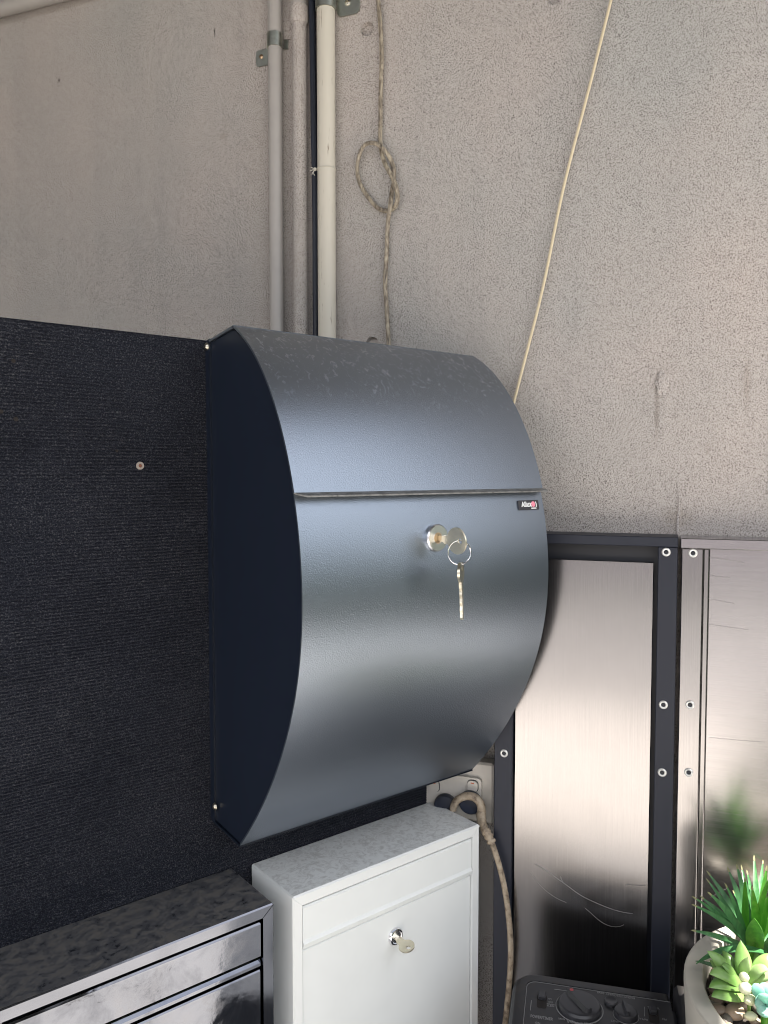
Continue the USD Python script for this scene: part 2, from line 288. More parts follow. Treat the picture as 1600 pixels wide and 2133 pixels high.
def tube(P, r, sides=12, ry=None, caps=True):
    P = np.asarray(P, float); n = len(P); r = np.broadcast_to(r, n); ry = r if ry is None else np.broadcast_to(ry, n)
    T = np.gradient(P, axis=0); T /= np.linalg.norm(T, axis=1, keepdims=True)
    a = np.array([0, 0, 1.0]) if abs(T[0, 2]) < .9 else np.array([1.0, 0, 0])
    N = a - T[0]*(a@T[0]); N /= np.linalg.norm(N); V = []
    ang = np.arange(sides)*2*np.pi/sides
    for i in range(n):
        N = N - T[i]*(N@T[i]); N /= np.linalg.norm(N); B = np.cross(T[i], N)
        V.append(P[i] + np.cos(ang)[:, None]*N*r[i] + np.sin(ang)[:, None]*B*ry[i])
    V = np.concatenate(V); F = []
    for i in range(n-1):
        for j in range(sides):
            k = (j+1) % sides; a0, b0, c0, d0 = i*sides+j, i*sides+k, (i+1)*sides+k, (i+1)*sides+j
            F += [(a0, b0, c0), (a0, c0, d0)]
    if caps:
        V = np.vstack([V, P[0], P[-1]]); e = len(V)
        for j in range(sides):
            k = (j+1) % sides; F += [(e-2, k, j), (e-1, (n-1)*sides+j, (n-1)*sides+k)]
    return trimesh.Trimesh(V, np.array(F), process=False)
def lathe(prof, axis='z', at=(0, 0, 0), n=32):
    m = trimesh.creation.revolve(np.asarray(prof, float), sections=n)
    if axis == '-y': m.apply_transform(trimesh.transformations.rotation_matrix(math.pi/2, [1, 0, 0]))       # profile z -> -y
    if axis == '-x': m.apply_transform(trimesh.transformations.rotation_matrix(-math.pi/2, [0, 1, 0]))
    m.apply_translation(at); return m
def extrude(poly, h): return trimesh.creation.extrude_polygon(poly, h, engine='earcut')
def prism_x(profile, x0, x1):
    """Closed profile of (y, z) points carried along x."""
    m = extrude(Polygon(profile), x1-x0)
    v = m.vertices; m = trimesh.Trimesh(np.c_[v[:, 2]+x0, v[:, 0], v[:, 1]], m.faces, process=False); m.fix_normals(); return m
def upright(poly, y, t):
    """A flat outline in x, z with its face at y - t (towards the viewer) and its back at y."""
    m = extrude(poly, t); v = m.vertices
    m = trimesh.Trimesh(np.c_[v[:, 0], y - v[:, 2], v[:, 1]], m.faces, process=False); m.fix_normals(); return m
def rrect(x0, x1, z0, z1, r): return sbox(x0+r, z0+r, x1-r, z1-r).buffer(r, quad_segs=6)
def cat_(*ms): return trimesh.util.concatenate([trimesh.Trimesh(*meshkit.arrays(m)[:2], process=False) for m in ms])

# ------------------------------------------------------------------ setting outside the frame: floor, ground, roof, far things that the metal mirrors
def wpoly(pts, z, t):  # polygon in wall coordinates (right, out) as a slab whose top is at z
    m = extrude(Polygon([(a, -b) for a, b in pts]), t); m.apply_translation([0, 0, z-t]); return m
def ground_sheet(name, pts, z, m): single(name, wpoly(pts, z, .02), m, kind='structure', smooth=False, fr=WF)
ground_sheet('lawn', [(-60, -60), (60, -60), (60, 60), (-60, 60)], 0.0, MT['lawn'])
ground_sheet('driveway', [(-9, -3), (4.2, -3), (4.2, 3.9), (-9, 3.9)], 0.006, MT['paving'])
ground_sheet('road', [(-14, 3.9), (14, 3.9), (14, 8.2), (-14, 8.2)], 0.003, MT['road'])
ground_sheet('floor', [(-6, -.3), (.62, -.3), (.62, 2.02), (-6, 2.02)], 0.012, MT['asphalt'])

wall = Thing('rendered_wall', 'speckled grey painted masonry wall with bolt holes, behind everything', 'wall', WF, (-1, 0.1, 0))
wm = man(cbox(-6, 1.0, 0.0, 0.2, 0.0, 2.72))
HOLES = [((765, 60), .0105), ((1155, -6), .0105), ((775, 716), .0105)]
for (px, py), r in HOLES:
    q = WF.front(px, py, 0)
    cyl = lathe([(0, 0), (r*.88, 0), (r*1.05, .012), (0, .012)], '-y', (q[0], .0085, q[2]), 28)
    wm = wm - man(cyl)
wall.part('wall_body', tmesh(wm), MT['wallbody'], smooth=False)
# lump of render and its old drip
q = WF.front(1379, 800, 0)
g = trimesh.creation.icosphere(4); n = meshkit.fbm(g.vertices*2.3+5, 4, 3)
g.vertices = g.vertices*np.array([.0075, .0032, .0165])*(0.55+.95*n)[:, None]; g.apply_translation([q[0], 0, q[2]]); wall.part('render_lump', g, MT['wall'], smooth=True)
zz = np.linspace(1.368, 1.44, 30); wob = (meshkit.noise(np.c_[zz*90, zz*0, zz*0]) - .5)*.002
wall.part('sealant_bead', tube(np.c_[.3578+wob, zz*0-.0003, zz], np.linspace(.0020, .0005, 30), 8), MT['wall'])
single('side_wall', cbox(-1.80, -1.60, -1.95, -.002, 0, 2.72), MT['darkwall'], 'greenish grey end wall of the sheltered bay', 'wall', fr=WF, smooth=False)
single('carport_roof', cbox(-6.2, 1.145, -2.10, .25, 2.73, 2.85), MT['soffit'], 'flat roof sheltering the display bay', 'roof', fr=WF, smooth=False)

nb = Thing('neighbour_house', 'pale pinkish house across the driveway', 'house', WF, (-2, -9, 0))
nb.part('wall', cbox(-9.5, 5.2, -9.6, -9.0, 0, 3.0), MT['pinkwall'], smooth=False)
nb.part('roof', prism_x([(-10.0, 3.0), (-8.6, 3.0), (-9.3, 3.7)], -9.9, 5.6), MT['asphalt'], smooth=False)
for wx0 in (-7.5, -4.2, -1.4):
    w = nb.part('window', cbox(wx0, wx0+1.4, -8.995, -8.96, 1.0, 2.2), MT['whitedoor'], smooth=False)
    nb.part('pane', cbox(wx0+.07, wx0+1.33, -8.957, -8.94, 1.07, 2.13), MT['pane'], smooth=False, under=w)
def bushy(seed, cx, cy, rx, ry, h, n, leaf):
    r = np.random.default_rng(seed); P = r.normal(size=(n, 3)); P /= np.linalg.norm(P, axis=1)[:, None]; P[:, 2] = np.abs(P[:, 2])
    P *= (0.62+.38*r.random(n)**.5)[:, None]*(0.75+.5*meshkit.fbm(P*2+seed, 3, seed))[:, None]
    P = P*np.array([rx, ry, h]) + np.array([cx, cy, .02]); a = r.normal(size=(n, 3)); a /= np.linalg.norm(a, axis=1)[:, None]; b = np.cross(a, r.normal(size=(n, 3))); b /= np.linalg.norm(b, axis=1)[:, None]
    V = np.stack([P+a*leaf, P+b*leaf*.45, P-a*leaf, P-b*leaf*.45], 1).reshape(-1, 3); i = np.arange(n)*4
    return trimesh.Trimesh(V, np.vstack([np.c_[i, i+1, i+2], np.c_[i, i+2, i+3]]), process=False)
for k, (x, y, rx, ry, h, lab) in enumerate([(4.2, -1.0, 1.1, 2.6, 1.9, 'long dark green hedge to the right of the driveway'), (7.2, -4.0, 1.6, 2.2, 2.4, 'tall rounded bush at the driveway end'), (5.0, -7.4, 1.3, .9, 1.3, 'low bush before the neighbouring house')]):
    t = Thing('hedge', lab, 'hedge', WF, (x, y, 0))
    t.part('foliage', bushy(k+1, x, y, rx, ry, h, 5000, .11), MT['hedge'], smooth=False)
    t.part('stem', tube([(x, y, 0), (x+.05, y, h*.35), (x, y+.05, h*.6)], [.06, .05, .03], 8), MT['plywood'])
gp = Thing('garden_plant', 'leafy green shrub standing out on the sunny paving', 'shrub', WF, (.95, -2.5, 0))
gp.part('foliage', bushy(9, .95, -2.5, .34, .30, .48, 1500, .03), MT['hedge'], smooth=False)
gp.part('stem', tube([(.95, -2.5, 0), (.96, -2.5, .15), (.95, -2.48, .3)], [.02, .018, .012], 8), MT['plywood'])

# ------------------------------------------------------------------ conduits on the wall
def wpath(px_list, off): return np.array([WF.front(px, py, o) for (px, py), o in zip(px_list, np.broadcast_to(off, len(px_list)))])
ZT = 2.70
def vpipe(x, off, r, z0=.3, z1=ZT): return tube([(x, -off, z0), (x+.0004, -off, (z0+z1)/2), (x, -off, z1)], r, 24)
def band(x, off, r, z0, z1, t=.0016):
    """Saddle band: three quarters of a ring round the pipe."""
    a = np.linspace(-.15*np.pi, 1.15*np.pi, 24); o = np.c_[np.cos(a)*(r+t), np.sin(a)*(r+t)]; i = np.c_[np.cos(a)*r*1.004, np.sin(a)*r*1.004][::-1]
    m = extrude(Polygon(np.vstack([o, i])), z1-z0); m.vertices[:, 1] *= -1; m.apply_translation([x, -off, z0]); m.fix_normals(); return m
def screw_head(x, y, z, r=.0036):
    h = man(lathe([(0, 0), (r, 0), (r*.95, .0008), (r*.55, .0017), (0, .0019)], '-y', (x, y, z), 20))
    return tmesh(h - man(cbox(x-r*.62, x+r*.62, y-.004, y-.0008, z-.0004, z+.0004)) - man(cbox(x-.0004, x+.0004, y-.004, y-.0008, z-r*.62, z+r*.62)))
# 1: grey conduit
x1 = -.2405; r1 = .0108; o1 = r1+.003
t = Thing('grey_conduit', 'smooth grey plastic conduit, leftmost upright pipe, held by a small metal clip', 'conduit', WF, (x1, 0, .3))
t.part('pipe', vpipe(x1, o1, r1), MT['pvc'], 40)
za, zb = WF.front(566, 68, .02)[2], WF.front(566, 97, .02)[2]
cl = t.part('saddle_clip', cat_(band(x1, o1, r1, zb, za), upright(rrect(x1-.0395, x1-r1+.001, zb-.016, zb+.009, .005), -.0008, .0015), upright(sbox(x1+r1-.001, zb+.002, x1+r1+.006, za-.002), -.0008, .0015)), MT['galv'], 30)
t.part('screw', screw_head(x1-.030, -.0023, zb-.0015), MT['brass'], under=cl)
# 2: painted conduit
x2 = -.199; r2 = .0112; o2 = r2+.002
t = Thing('painted_conduit', 'conduit painted over in the speckled wall colour, between two plain pipes', 'conduit', WF, (x2, 0, .3))
t.part('pipe', vpipe(x2, o2, r2), MT['wall'], 40)
zc = WF.front(620, 40, .02)[2]; zd = WF.front(620, 9, .02)[2]
t.part('coupling', tube([(x2, -o2, zc-.004), (x2, -o2, zc), (x2, -o2, zd-.002), (x2, -o2, zd)], [r2+.0006, r2+.0028, r2+.0028, r2+.0022], 24), MT['wall'], 30)
t.part('upper_pipe', tube([(x2, -o2, zd-.01), (x2, -o2, 2.4), (x2, -o2, ZT)], r2+.0004, 24), MT['pvc'], 40)
cl = t.part('saddle_clip', upright(rrect(x2-.032, x2-.006, zc-.016, zc+.012, .004), -.0005, .0022), MT['wall'])
t.part('screw', lathe([(0, 0), (.004, 0), (.0034, .0022), (0, .003)], '-y', (x2-.0235, -.0026, zc-.001), 18), MT['wall'], under=cl)
# black cable
P = wpath([(648, -60), (651, 60), (654, 250), (657, 420), (658, 560), (659, 700), (660, 780)], .009)
single('black_cable', tube(smoothpath(P, 40), .0052, 10), MT['blackcable'], 'thin black cable running down the left side of the cream pipe', 'cable', fr=WF)
# 3: cream conduit
x3 = -.1531; r3 = .0139; o3 = r3+.002
t = Thing('cream_conduit', 'thick cream scuffed conduit, rightmost and palest of the upright pipes', 'conduit', WF, (x3, 0, .3))
t.part('pipe', vpipe(x3, o3, r3), MT['cream'], 40)
ze = WF.front(678, 18, .02)[2]
zf = WF.front(720, 33, .002)[2]
cl = t.part('saddle_clip', cat_(band(x3, o3, r3, ze, ze+.034, .002), upright(rrect(x3+r3-.001, x3+r3+.036, zf, zf+.042, .008), -.0008, .0020)), MT['galv'], 30)
zs = WF.front(716, 8, .002)[2]
t.part('screw', screw_head(x3+r3+.0165, -.0030, zs, .0048), MT['screw'], under=cl)
zt = WF.front(678, 351, .02)[2]; a = np.linspace(0, 2*np.pi, 40)
ring = tube(np.c_[x3+np.cos(a)*(r3+.0006), -o3+np.sin(a)*(r3+.0006), zt+a*0], .0007, 6)
tails = [tube(smoothpath([(x3-r3-.001, -o3-.006, zt), (x3-r3-.004, -o3-.008, zt+dz*.4), (x3-r3-.004+dx, -o3-.009, zt+dz)], 10), .0006, 6) for dx, dz in ((-.004, .003), (-.002, -.008), (.003, -.010), (-.005, -.002))]
knot = trimesh.creation.icosphere(2, .0028); knot.apply_translation([x3-r3-.002, -o3-.007, zt])
single('string_tie', cat_(ring, knot, *tails), MT['string'], 'short pale string knotted round the cream pipe', 'string', fr=WF)
# horizontal pipe at the top left
p0 = WF.front(0, 16, .02)
single('horizontal_pipe', tube([(-1.6, -.018, p0[2]), (-1.0, -.018, p0[2]), (-.56, -.018, p0[2])], .0135, 24), MT['pvc'], 'grey pipe running level along the wall in the top left corner', 'pipe', fr=WF)
# old looped cable
pl = [(787, -60, .008), (788, 0, .008), (793, 60, .007), (795, 130, .007), (793, 200, .007), (792.6, 250, .007), (792.6, 296, .008), (796, 322, .010), (806.7, 350, .014), (822, 380, .017), (828, 404, .015), (825, 427, .010), (812, 438, .006), (794, 437, .006),
      (777, 423, .007), (761, 402, .008), (748, 376, .009), (744.5, 345, .010), (749, 322, .011), (758.6, 303, .013), (772.7, 297.5, .016), (789, 302, .018), (803, 315, .016), (815, 334, .011), (820.7, 357, .007), (819.5, 385, .006), (816, 404, .009), (812.5, 432, .016), (809, 456, .012),
      (806.6, 498, .008), (804, 556, .007), (802.5, 592, .007), (805.5, 638, .007), (808, 685, .008), (810, 718, .008), (812, 790, .010)]
P = smoothpath([WF.front(a, b, c) for a, b, c in pl], 260)
single('looped_cable', tube(P, .0033, 10, ry=.0028), MT['oldcable'], 'weathered brown cable hanging down the wall with a loose knot loop', 'cable', fr=WF)
P = wpath([(1291, -70), (1273, 0), (1223, 200), (1172, 400), (1133, 590), (1101, 720), (1068, 848), (1050, 920)], .010)
single('cream_string', tube(smoothpath(P, 80), .0020, 10), MT['cord'], 'thin cream cord slanting down the wall to the mailbox, right of the looped cable', 'cord', fr=WF)

# ------------------------------------------------------------------ carpeted display board
ZB = BF.front(430, 710, 0)[2]; XB0, XB1 = -.35, BF.front(907, 1650, 0)[0]
bd = Thing('display_board', 'upright board covered in dark ribbed carpet that carries the mailboxes', 'display board', BF, (.3, 0, .3))
bd.part('board', cbox(XB0, XB1, .004, .020, .3, ZB-.002), MT['plywood'], smooth=False)
per = .0037; z0c = .92; nz = int((ZB-z0c)/per*5); nx = 300
xs = np.linspace(XB0, XB1, nx); zs_ = np.linspace(z0c, ZB, nz); X, Z = np.meshgrid(xs, zs_)
wv = (meshkit.fbm(np.stack([X*14, Z*14, X*0], -1), 3, 5)-.5)*.0022
lump = meshkit.noise(np.stack([X*230, np.floor((Z+wv)/per)*7.3, X*0], -1), 2)
ph = (Z+wv)/per*2*np.pi
rib = (np.abs(np.cos(ph/2))**.8)
fade = np.clip(meshkit.fbm(np.stack([X*5, Z*5, X*0+3], -1), 3, 8)*1.9, .45, 1)
Y = -.0004 - .0027*rib*(.60+.65*lump)*fade - .0005*meshkit.noise(np.stack([X*400, Z*400, X*0], -1), 4)
Y[-4:] = np.linspace(0, .004, 4)[:, None] + Y[-4:]
V = np.c_[X.ravel(), Y.ravel(), Z.ravel()]; i = np.arange(nx*nz).reshape(nz, nx)
a_, b_, c_, d_ = i[:-1, :-1].ravel(), i[:-1, 1:].ravel(), i[1:, 1:].ravel(), i[1:, :-1].ravel()
bd.part('carpet', (V, np.vstack([np.c_[a_, b_, c_], np.c_[a_, c_, d_]])), MT['carpet'], smooth=True)
bd.part('carpet_edge', cat_(cbox(XB0, XB1, .0005, .0215, ZB-.004, ZB+.0008, .001), cbox(XB1-.001, XB1+.0025, -.001, .0215, .3, ZB, .0008), cbox(XB0, XB1, -.0006, .0039, .3, z0c)), MT['carpet'], smooth=False)
for (px, py, r, kind) in [(290, 970, .0036, 1), (27, 752, .0030, 0), (32, 873, .0032, 0), (1, 857, .0030, 0), (242, 939, .0022, 0)]:
    q = BF.front(px, py, .001)
    if kind:
        rp = bd.part('wall_plug', lathe([(r*.55, 0), (r*1.25, 0), (r*1.2, .0015), (r*.6, .0018), (r*.55, 0)], '-y', (q[0], -.0030, q[2]), 20), MT['fluff'])
        bd.part('plug_core', lathe([(0, 0), (r*.6, 0), (r*.5, .0008), (0, .0006)], '-y', (q[0], -.0036, q[2]), 16), MT['plugred'], under=rp)
    else: bd.part('screw_hole', lathe([(0, 0), (r*.75, 0), (r*.6, .0006), (0, .0004)], '-y', (q[0], -.0034, q[2]), 14), MT['hole'])

# ------------------------------------------------------------------ charcoal mailbox with a round front
X0, X1 = .4776*S, .9090*S; OZ = 1.45
prof = np.array([(.0809, .1847), (.1040, .1735), (.1251, .1583), (.1475, .1345), (.1683, .1069), (.1855, .0790), (.2001, .0480), (.2148, .0115), (.2250, -.0222), (.2365, -.0720), (.2428, -.1179), (.2448, -.1480), (.2441, -.1733), (.2374, -.2304), (.2215, -.2820), (.1997, -.3314), (.1584, -.4040), (.0873, -.4937)])
tck, u = splprep(prof.T, s=2e-5); fine = np.array(splev(np.linspace(0, 1, 140), tck)).T*S + np.array([0, OZ])   # (distance off the board, z)
ilip = int(np.argmin(np.abs(fine[:, 1]-(OZ-.0222*S)))); lid_c, door_c = fine[:ilip+1], fine[ilip-2:]
def offset(c, d):
    T = np.gradient(c, axis=0); T /= np.linalg.norm(T, axis=1)[:, None]; return c + np.c_[-T[:, 1], T[:, 0]]*d
def sheet(c, t, xa, xb, out=0.0):
    """Bent sheet metal: the curve (off, z) given thickness t inwards and carried from xa to xb."""
    o, i = offset(c, out), offset(c, out-t); return prism_x([(-p[0], p[1]) for p in np.vstack([o, i[::-1]])], xa, xb)
zbk_t, zbk_b = OZ+.1795*S, OZ-.487*S
t = mb = Thing('round_front_mailbox', 'large charcoal mailbox with a bulging round front, dusty lid and keys in its lock', 'mailbox', BF, (X0, 0, zbk_b))
inner = offset(fine, -.0022)
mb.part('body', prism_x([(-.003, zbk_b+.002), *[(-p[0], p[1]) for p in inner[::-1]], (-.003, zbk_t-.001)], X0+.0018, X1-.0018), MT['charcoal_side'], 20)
mb.part('door', sheet(door_c, .0020, X0+.0004, X1-.0004), MT['charcoal'], 30)
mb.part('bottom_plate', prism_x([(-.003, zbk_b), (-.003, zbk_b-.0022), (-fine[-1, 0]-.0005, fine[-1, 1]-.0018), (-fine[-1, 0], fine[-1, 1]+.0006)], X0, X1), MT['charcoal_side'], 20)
lidfull = np.vstack([[(.010, OZ+.1815*S), (.04, OZ+.1832*S)], lid_c])
lid = mb.part('lid', sheet(np.vstack([lid_c]), .0022, X0-.0010, X1+.0010, .0030), MT['charcoal'], 25)
tp = lid_c[0]
mb.part('lid_top', prism_x([(-.012, OZ+.1800*S), (-tp[0]-.0022, tp[1]+.0028), (-tp[0]-.0012, tp[1]-.0006), (-.012, OZ+.1770*S)], X0-.0010, X1+.0010), MT['charcoal'], 20, under=lid)
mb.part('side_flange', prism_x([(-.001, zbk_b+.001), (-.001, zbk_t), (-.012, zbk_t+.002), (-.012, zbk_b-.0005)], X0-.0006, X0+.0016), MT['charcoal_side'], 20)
# lip along the lower edge of the lid
e = offset(lid_c, .0030)[-1]; fw = .0135; dn = .0032
lx = np.array([(X0-.001, 0), (X1+.001, 0), (X1+.0012, .6), (X1-.0035, 1.0), (X0+.0065, 1.0), (X0+.0012, .45)])
V = []
for th in (0, -.0016):
    for x, s_ in lx: V.append((x, -e[0]+.0012-fw*s_, e[1]-dn*s_+th+.0006))
nl = len(lx); F = [(0, i+1, i+2)[::1] for i in range(nl-2)] + [(nl, nl+i+2, nl+i+1) for i in range(nl-2)] + sum([[(i, i+nl, (i+1) % nl), ((i+1) % nl, i+nl, (i+1) % nl+nl)] for i in range(nl)], [])
lm = trimesh.Trimesh(np.array(V), np.array(F), process=False); lm.fix_normals()
mb.part('lid_lip', lm, MT['wornedge'], False, under=lid)
for px, py in ((431, 722), (448, 1680)):
    q = hit(px, py, [1, 0, 0], [X0-.001, 0, 0]); q = BF.to(q)
    mb.part('side_screw', lathe([(0, 0), (.0046, 0), (.0044, .0012), (.0026, .0030), (0, .0035)], '-x', (X0-.0007, q[1], q[2]), 22), MT['screw'])
def on_door(px, py, lift=0.0):
    """The point of the curved door seen at a place in the photograph, and the door's outward normal there."""
    r = ray(px, py); ts = np.linspace(.5, 1.4, 1801); P = C + ts[:, None]*r; d = S - P[:, 1]; dd = np.interp(-P[:, 2], -fine[:, 1], fine[:, 0])
    k = np.argmax(d <= dd); p = BF.to(P[k]); j = int(np.argmin(np.abs(fine[:, 1]-p[2]))); T = fine[j+1]-fine[j-1]; T /= np.linalg.norm(T)
    n = np.array([0, -(-T[1]), T[0]]); n = np.array([0, T[1], T[0]]); n = n if n[1] < 0 else -n
    return p + n*lift, n
def orient(m, p, n):
    """Lay a flat mesh (x right, y up, z out) on a surface at p with outward normal n."""
    n = n/np.linalg.norm(n); x = np.array([1.0, 0, 0]); y = np.cross(n, x); v = meshkit.arrays(m)[0]; f = meshkit.arrays(m)[1]
    return trimesh.Trimesh(p + v[:, :1]*x + v[:, 1:2]*y + v[:, 2:3]*n, f, process=False)
# badge
pA, nA = on_door(1078, 1054); pB, _ = on_door(1120, 1051); pc, nb_ = on_door(1099.5, 1052.5)
bw = pB[0]-pA[0]; bh = .0125
pl_ = extrude(rrect(-bw/2, bw/2, -bh/2, bh/2, .002), .0016)
bg = mb.part('badge', orient(pl_, pc, nb_), MT['badge'], 40)
def text_on(s, h, x0, y0, m, fit=None, bold=True, z=.0016):
    g = meshkit.text_mesh(s, h, .0004, bold=bold); w = g.vertices[:, 0].max()
    if fit: g.vertices[:, 0] *= fit/w
    g.apply_translation([x0, y0, z]); mb.part('badge_lettering', orient(g, pc, nb_), m, False, under=bg)
text_on('Allux', .0062, -bw*.36, -.0020, MT['badgewhite'], bw*.50)
mb.part('badge_lettering', orient(extrude(Point(0, 0).buffer(.0036), .0004).apply_translation([bw*.22, .0010, .0016]), pc, nb_), MT['badgepink'], False, under=bg)
text_on(')', .0055, bw*.32, -.0018, MT['badgewhite'])
mb.part('badge_lettering', orient(extrude(sbox(bw*.10, -.0048, bw*.34, -.0036), .0004).apply_translation([0, 0, .0016]), pc, nb_), MT['badgewhite'], False, under=bg)
# lock
pL, nL = on_door(906, 1120); pL = pL + np.array([0, 0, 0]); ax = np.array([0, -1.0, 0])
lk = mb.part('lock', lathe([(.006, 0), (.0155, 0), (.0155, .0065), (.0142, .0080), (.0066, .0080), (.006, .0070)], '-y', pL+np.array([0, .002, 0]), 40), MT['satin'], 40)
barrel = man(lathe([(0, 0), (.0064, 0), (.0064, .0070), (.0058, .0076), (0, .0076)], '-y', pL+np.array([0, .002, 0]), 28)) - man(cbox(pL[0]-.0009, pL[0]+.0009, pL[1]-.0070, pL[1]+.001, pL[2]-.0048, pL[2]+.0036))
mb.part('lock_barrel', tmesh(barrel), MT['brass'], 40, under=lk)

def key_mesh(blade=.03, bow=.0150, hole=.0032, th=.0020, ry=1.0):
    """A flat key in x (length) and y: bow round the origin, blade towards -x."""
    o = affinity.scale(Point(0, 0).buffer(bow, quad_segs=10), .92, ry).union(sbox(-bow-.004, -.0048, -bow*.6, .0048))
    teeth = [(-bow-.003, .0038), (-bow-.003, -.0038)]; xs = np.linspace(-bow-.004, -bow-blade+.003, 9); dep = [0, .0012, .0004, .0017, .0008, .0019, .0005, .0014, .0003]
    low = [(x, -.0038+d) for x, d in zip(xs, dep)]; o = o.union(Polygon([teeth[0], teeth[1], *low, (-bow-blade, 0), (-bow-blade+.002, .0038)]))
    o = o.difference(affinity.translate(Point(0, 0).buffer(hole, quad_segs=6), bow*.35, 0))
    m = extrude(o, th); m.apply_translation([0, 0, -th/2]); return m
def place(m, o, xdir, ydir):
    xdir = np.asarray(xdir, float); xdir /= np.linalg.norm(xdir); ydir = np.asarray(ydir, float); ydir -= xdir*(ydir@xdir); ydir /= np.linalg.norm(ydir); zd = np.cross(xdir, ydir)
    v, f, _ = meshkit.arrays(m); return trimesh.Trimesh(np.asarray(o) + v[:, :1]*xdir + v[:, 1:2]*ydir + v[:, 2:3]*zd, f, process=False)
kb = pL + np.array([.0022, -.0335, -.0015])
single('key', place(key_mesh(.026), kb, [.06, -1, -.02], [-.12, 0, 1]), MT['keymetal'], 'brassy key pushed into the lock of the charcoal mailbox', 'key', fr=BF, smooth=20)
cr = kb + np.array([-.0005, -.0048, -.0125]); a = np.linspace(0, 2*np.pi, 49)
u1 = np.array([RT[0], RT[1], 0]); u1 = u1 + .25*np.array([_fh[0], _fh[1], 0]); u1 /= np.linalg.norm(u1); u2 = np.array([0, 0, 1.0])
single('key_ring', cat_(tube(cr + np.cos(a)[:, None]*u1*.0133 + np.sin(a)[:, None]*u2*.0133, .00055, 8), tube(cr + u1*.0003+np.array([0, .0009, 0]) + np.cos(a*.9)[:, None]*u1*.0131 + np.sin(a*.9)[:, None]*u2*.0131, .0005, 8)), MT['chrome'], 'thin wire ring hanging from the key in the charcoal mailbox', 'key ring', fr=BF)
vd = np.array([_fh[0], _fh[1], 0])
kt = cr + np.array([0, 0, -.0133]) + u1*.0016
single('key', place(key_mesh(.040, .0125, .0030, .0030), kt + np.array([0, 0, -.0085]) , [-.03, .01, 1.0], vd*.97+.30*RT), MT['keymetal'], 'loose brassy key dangling from the wire ring, seen edge on', 'key', fr=BF, smooth=20)

# ------------------------------------------------------------------ white mailbox
DW = .121*S; XW0, XW1 = .5385*S, .8925*S; ZW = OZ-.5704*S; ZWB = .42
yf = -DW
def bz(px, py, d=DW): return BF.front(px, py, d)
TL, TR = bz(629.5, 1886), bz(984.8, 1743.5)
ix0, ix1, iz1 = TL[0], TR[0], (TL[2]+TR[2])/2
wb = Thing('white_mailbox', 'white enamelled mailbox with dusty top, lower right on the carpeted board', 'mailbox', BF, (XW0, 0, ZWB))
bod = man(cbox(XW0, XW1, yf, -.004, ZWB, ZW, .0018)) - man(cbox(ix0, ix1, yf-.01, yf+.016, ZWB+.02, iz1))
wb.part('body', tmesh(bod), MT['white'], 20)
zf1 = iz1-.0030; zf0 = (bz(631, 1980)[2]+bz(983, 1826)[2])/2; zfb = (bz(631, 1958)[2]+bz(983, 1810)[2])/2
wb.part('flap', cat_(prism_x([(yf+.0075, zf1), (yf+.0030, zf1), (yf+.0012, zf1-.002), (yf+.0012, zfb), (yf-.0012, zfb-.004), (yf+.0010, zf0+.0012), (yf+.0075, zf0+.0012)], ix0+.0014, ix1-.0014)), MT['whitedoor'], 15)
wb.part('door', cbox(ix0+.0012, ix1-.0012, yf+.0026, yf+.010, ZWB+.022, zf0-.0010, .0012), MT['whitedoor'], 20)
wb.part('inner_back', cbox(ix0+.0002, ix1-.0002, yf+.0115, yf+.0155, ZWB+.021, iz1-.0003), MT['darkgap'], False)
# mitre seams of the folded front
for xa, xb in ((ix0, XW0), (ix1, XW1)):
    P0, P1 = np.array([xa, yf-.0001, iz1]), np.array([xb, yf-.0001, ZW-.0018]); wb.part('mitre_seam', tube([P0, (P0+P1)/2, P1], .00035, 6), MT['white'])
qk = bz(823.5, 1950, DW-.002)
lk = wb.part('lock', lathe([(.0072, 0), (.0112, 0), (.0112, .0012), (.0100, .0034), (.0084, .0040), (.0074, .0030)], '-y', (qk[0], yf+.0026, qk[2]), 36), MT['chrome'], 40)
bar = man(lathe([(0, 0), (.0074, 0), (.0074, .0022), (0, .0026)], '-y', (qk[0], yf+.0026, qk[2]), 28)) - man(cbox(qk[0]-.0045, qk[0]+.0045, yf-.002, yf+.0012, qk[2]-.0014, qk[2]-.0004))
wb.part('lock_barrel', tmesh(bar), MT['satin'], 30, under=lk)
single('key', place(key_mesh(.014, .0105, .0030, .0020), np.array([qk[0]+.001, yf-.0195, qk[2]-.0035]), [.05, -1, -.10], [1, .05, .18]), MT['keymetal'], 'small silvery key in the lock of the white mailbox', 'key', fr=BF, smooth=20)

# ------------------------------------------------------------------ polished steel mailbox
DK = .123*S; XK0, XK1 = .151*S, .5075*S; ZK = OZ-.5662*S; yk = -DK
kx1 = bz(548, 1912.5, DK)[0]; kz1 = bz(548, 1912.5, DK)[2]; kx0 = bz(3, 2125, DK)[0]
sb = Thing('steel_mailbox', 'polished steel mailbox with a very dirty dark top, bottom left on the board', 'mailbox', BF, (XK0, 0, ZWB))
bod = man(cbox(XK0, XK1, yk, -.004, ZWB, ZK, .0014)) - man(cbox(kx0, kx1, yk-.01, yk+.018, ZWB+.02, kz1))
sb.part('body', tmesh(bod), MT['steelbox'], 20)
fz1 = kz1-.0055; fz0 = bz(541, 2003, DK)[2]; dz1 = bz(545, 2021, DK)[2]; zch = bz(545, 1987, DK)[2]
fl = prism_x([(yk+.0085, fz1), (yk+.0036, fz1), (yk+.0018, fz1-.0018), (yk+.0018, fz0+.0045), (yk+.0045, fz0), (yk+.0085, fz0)], kx0+.0016, kx1-.0020)
sb.part('flap', fl, MT['steeldoor'], 15)
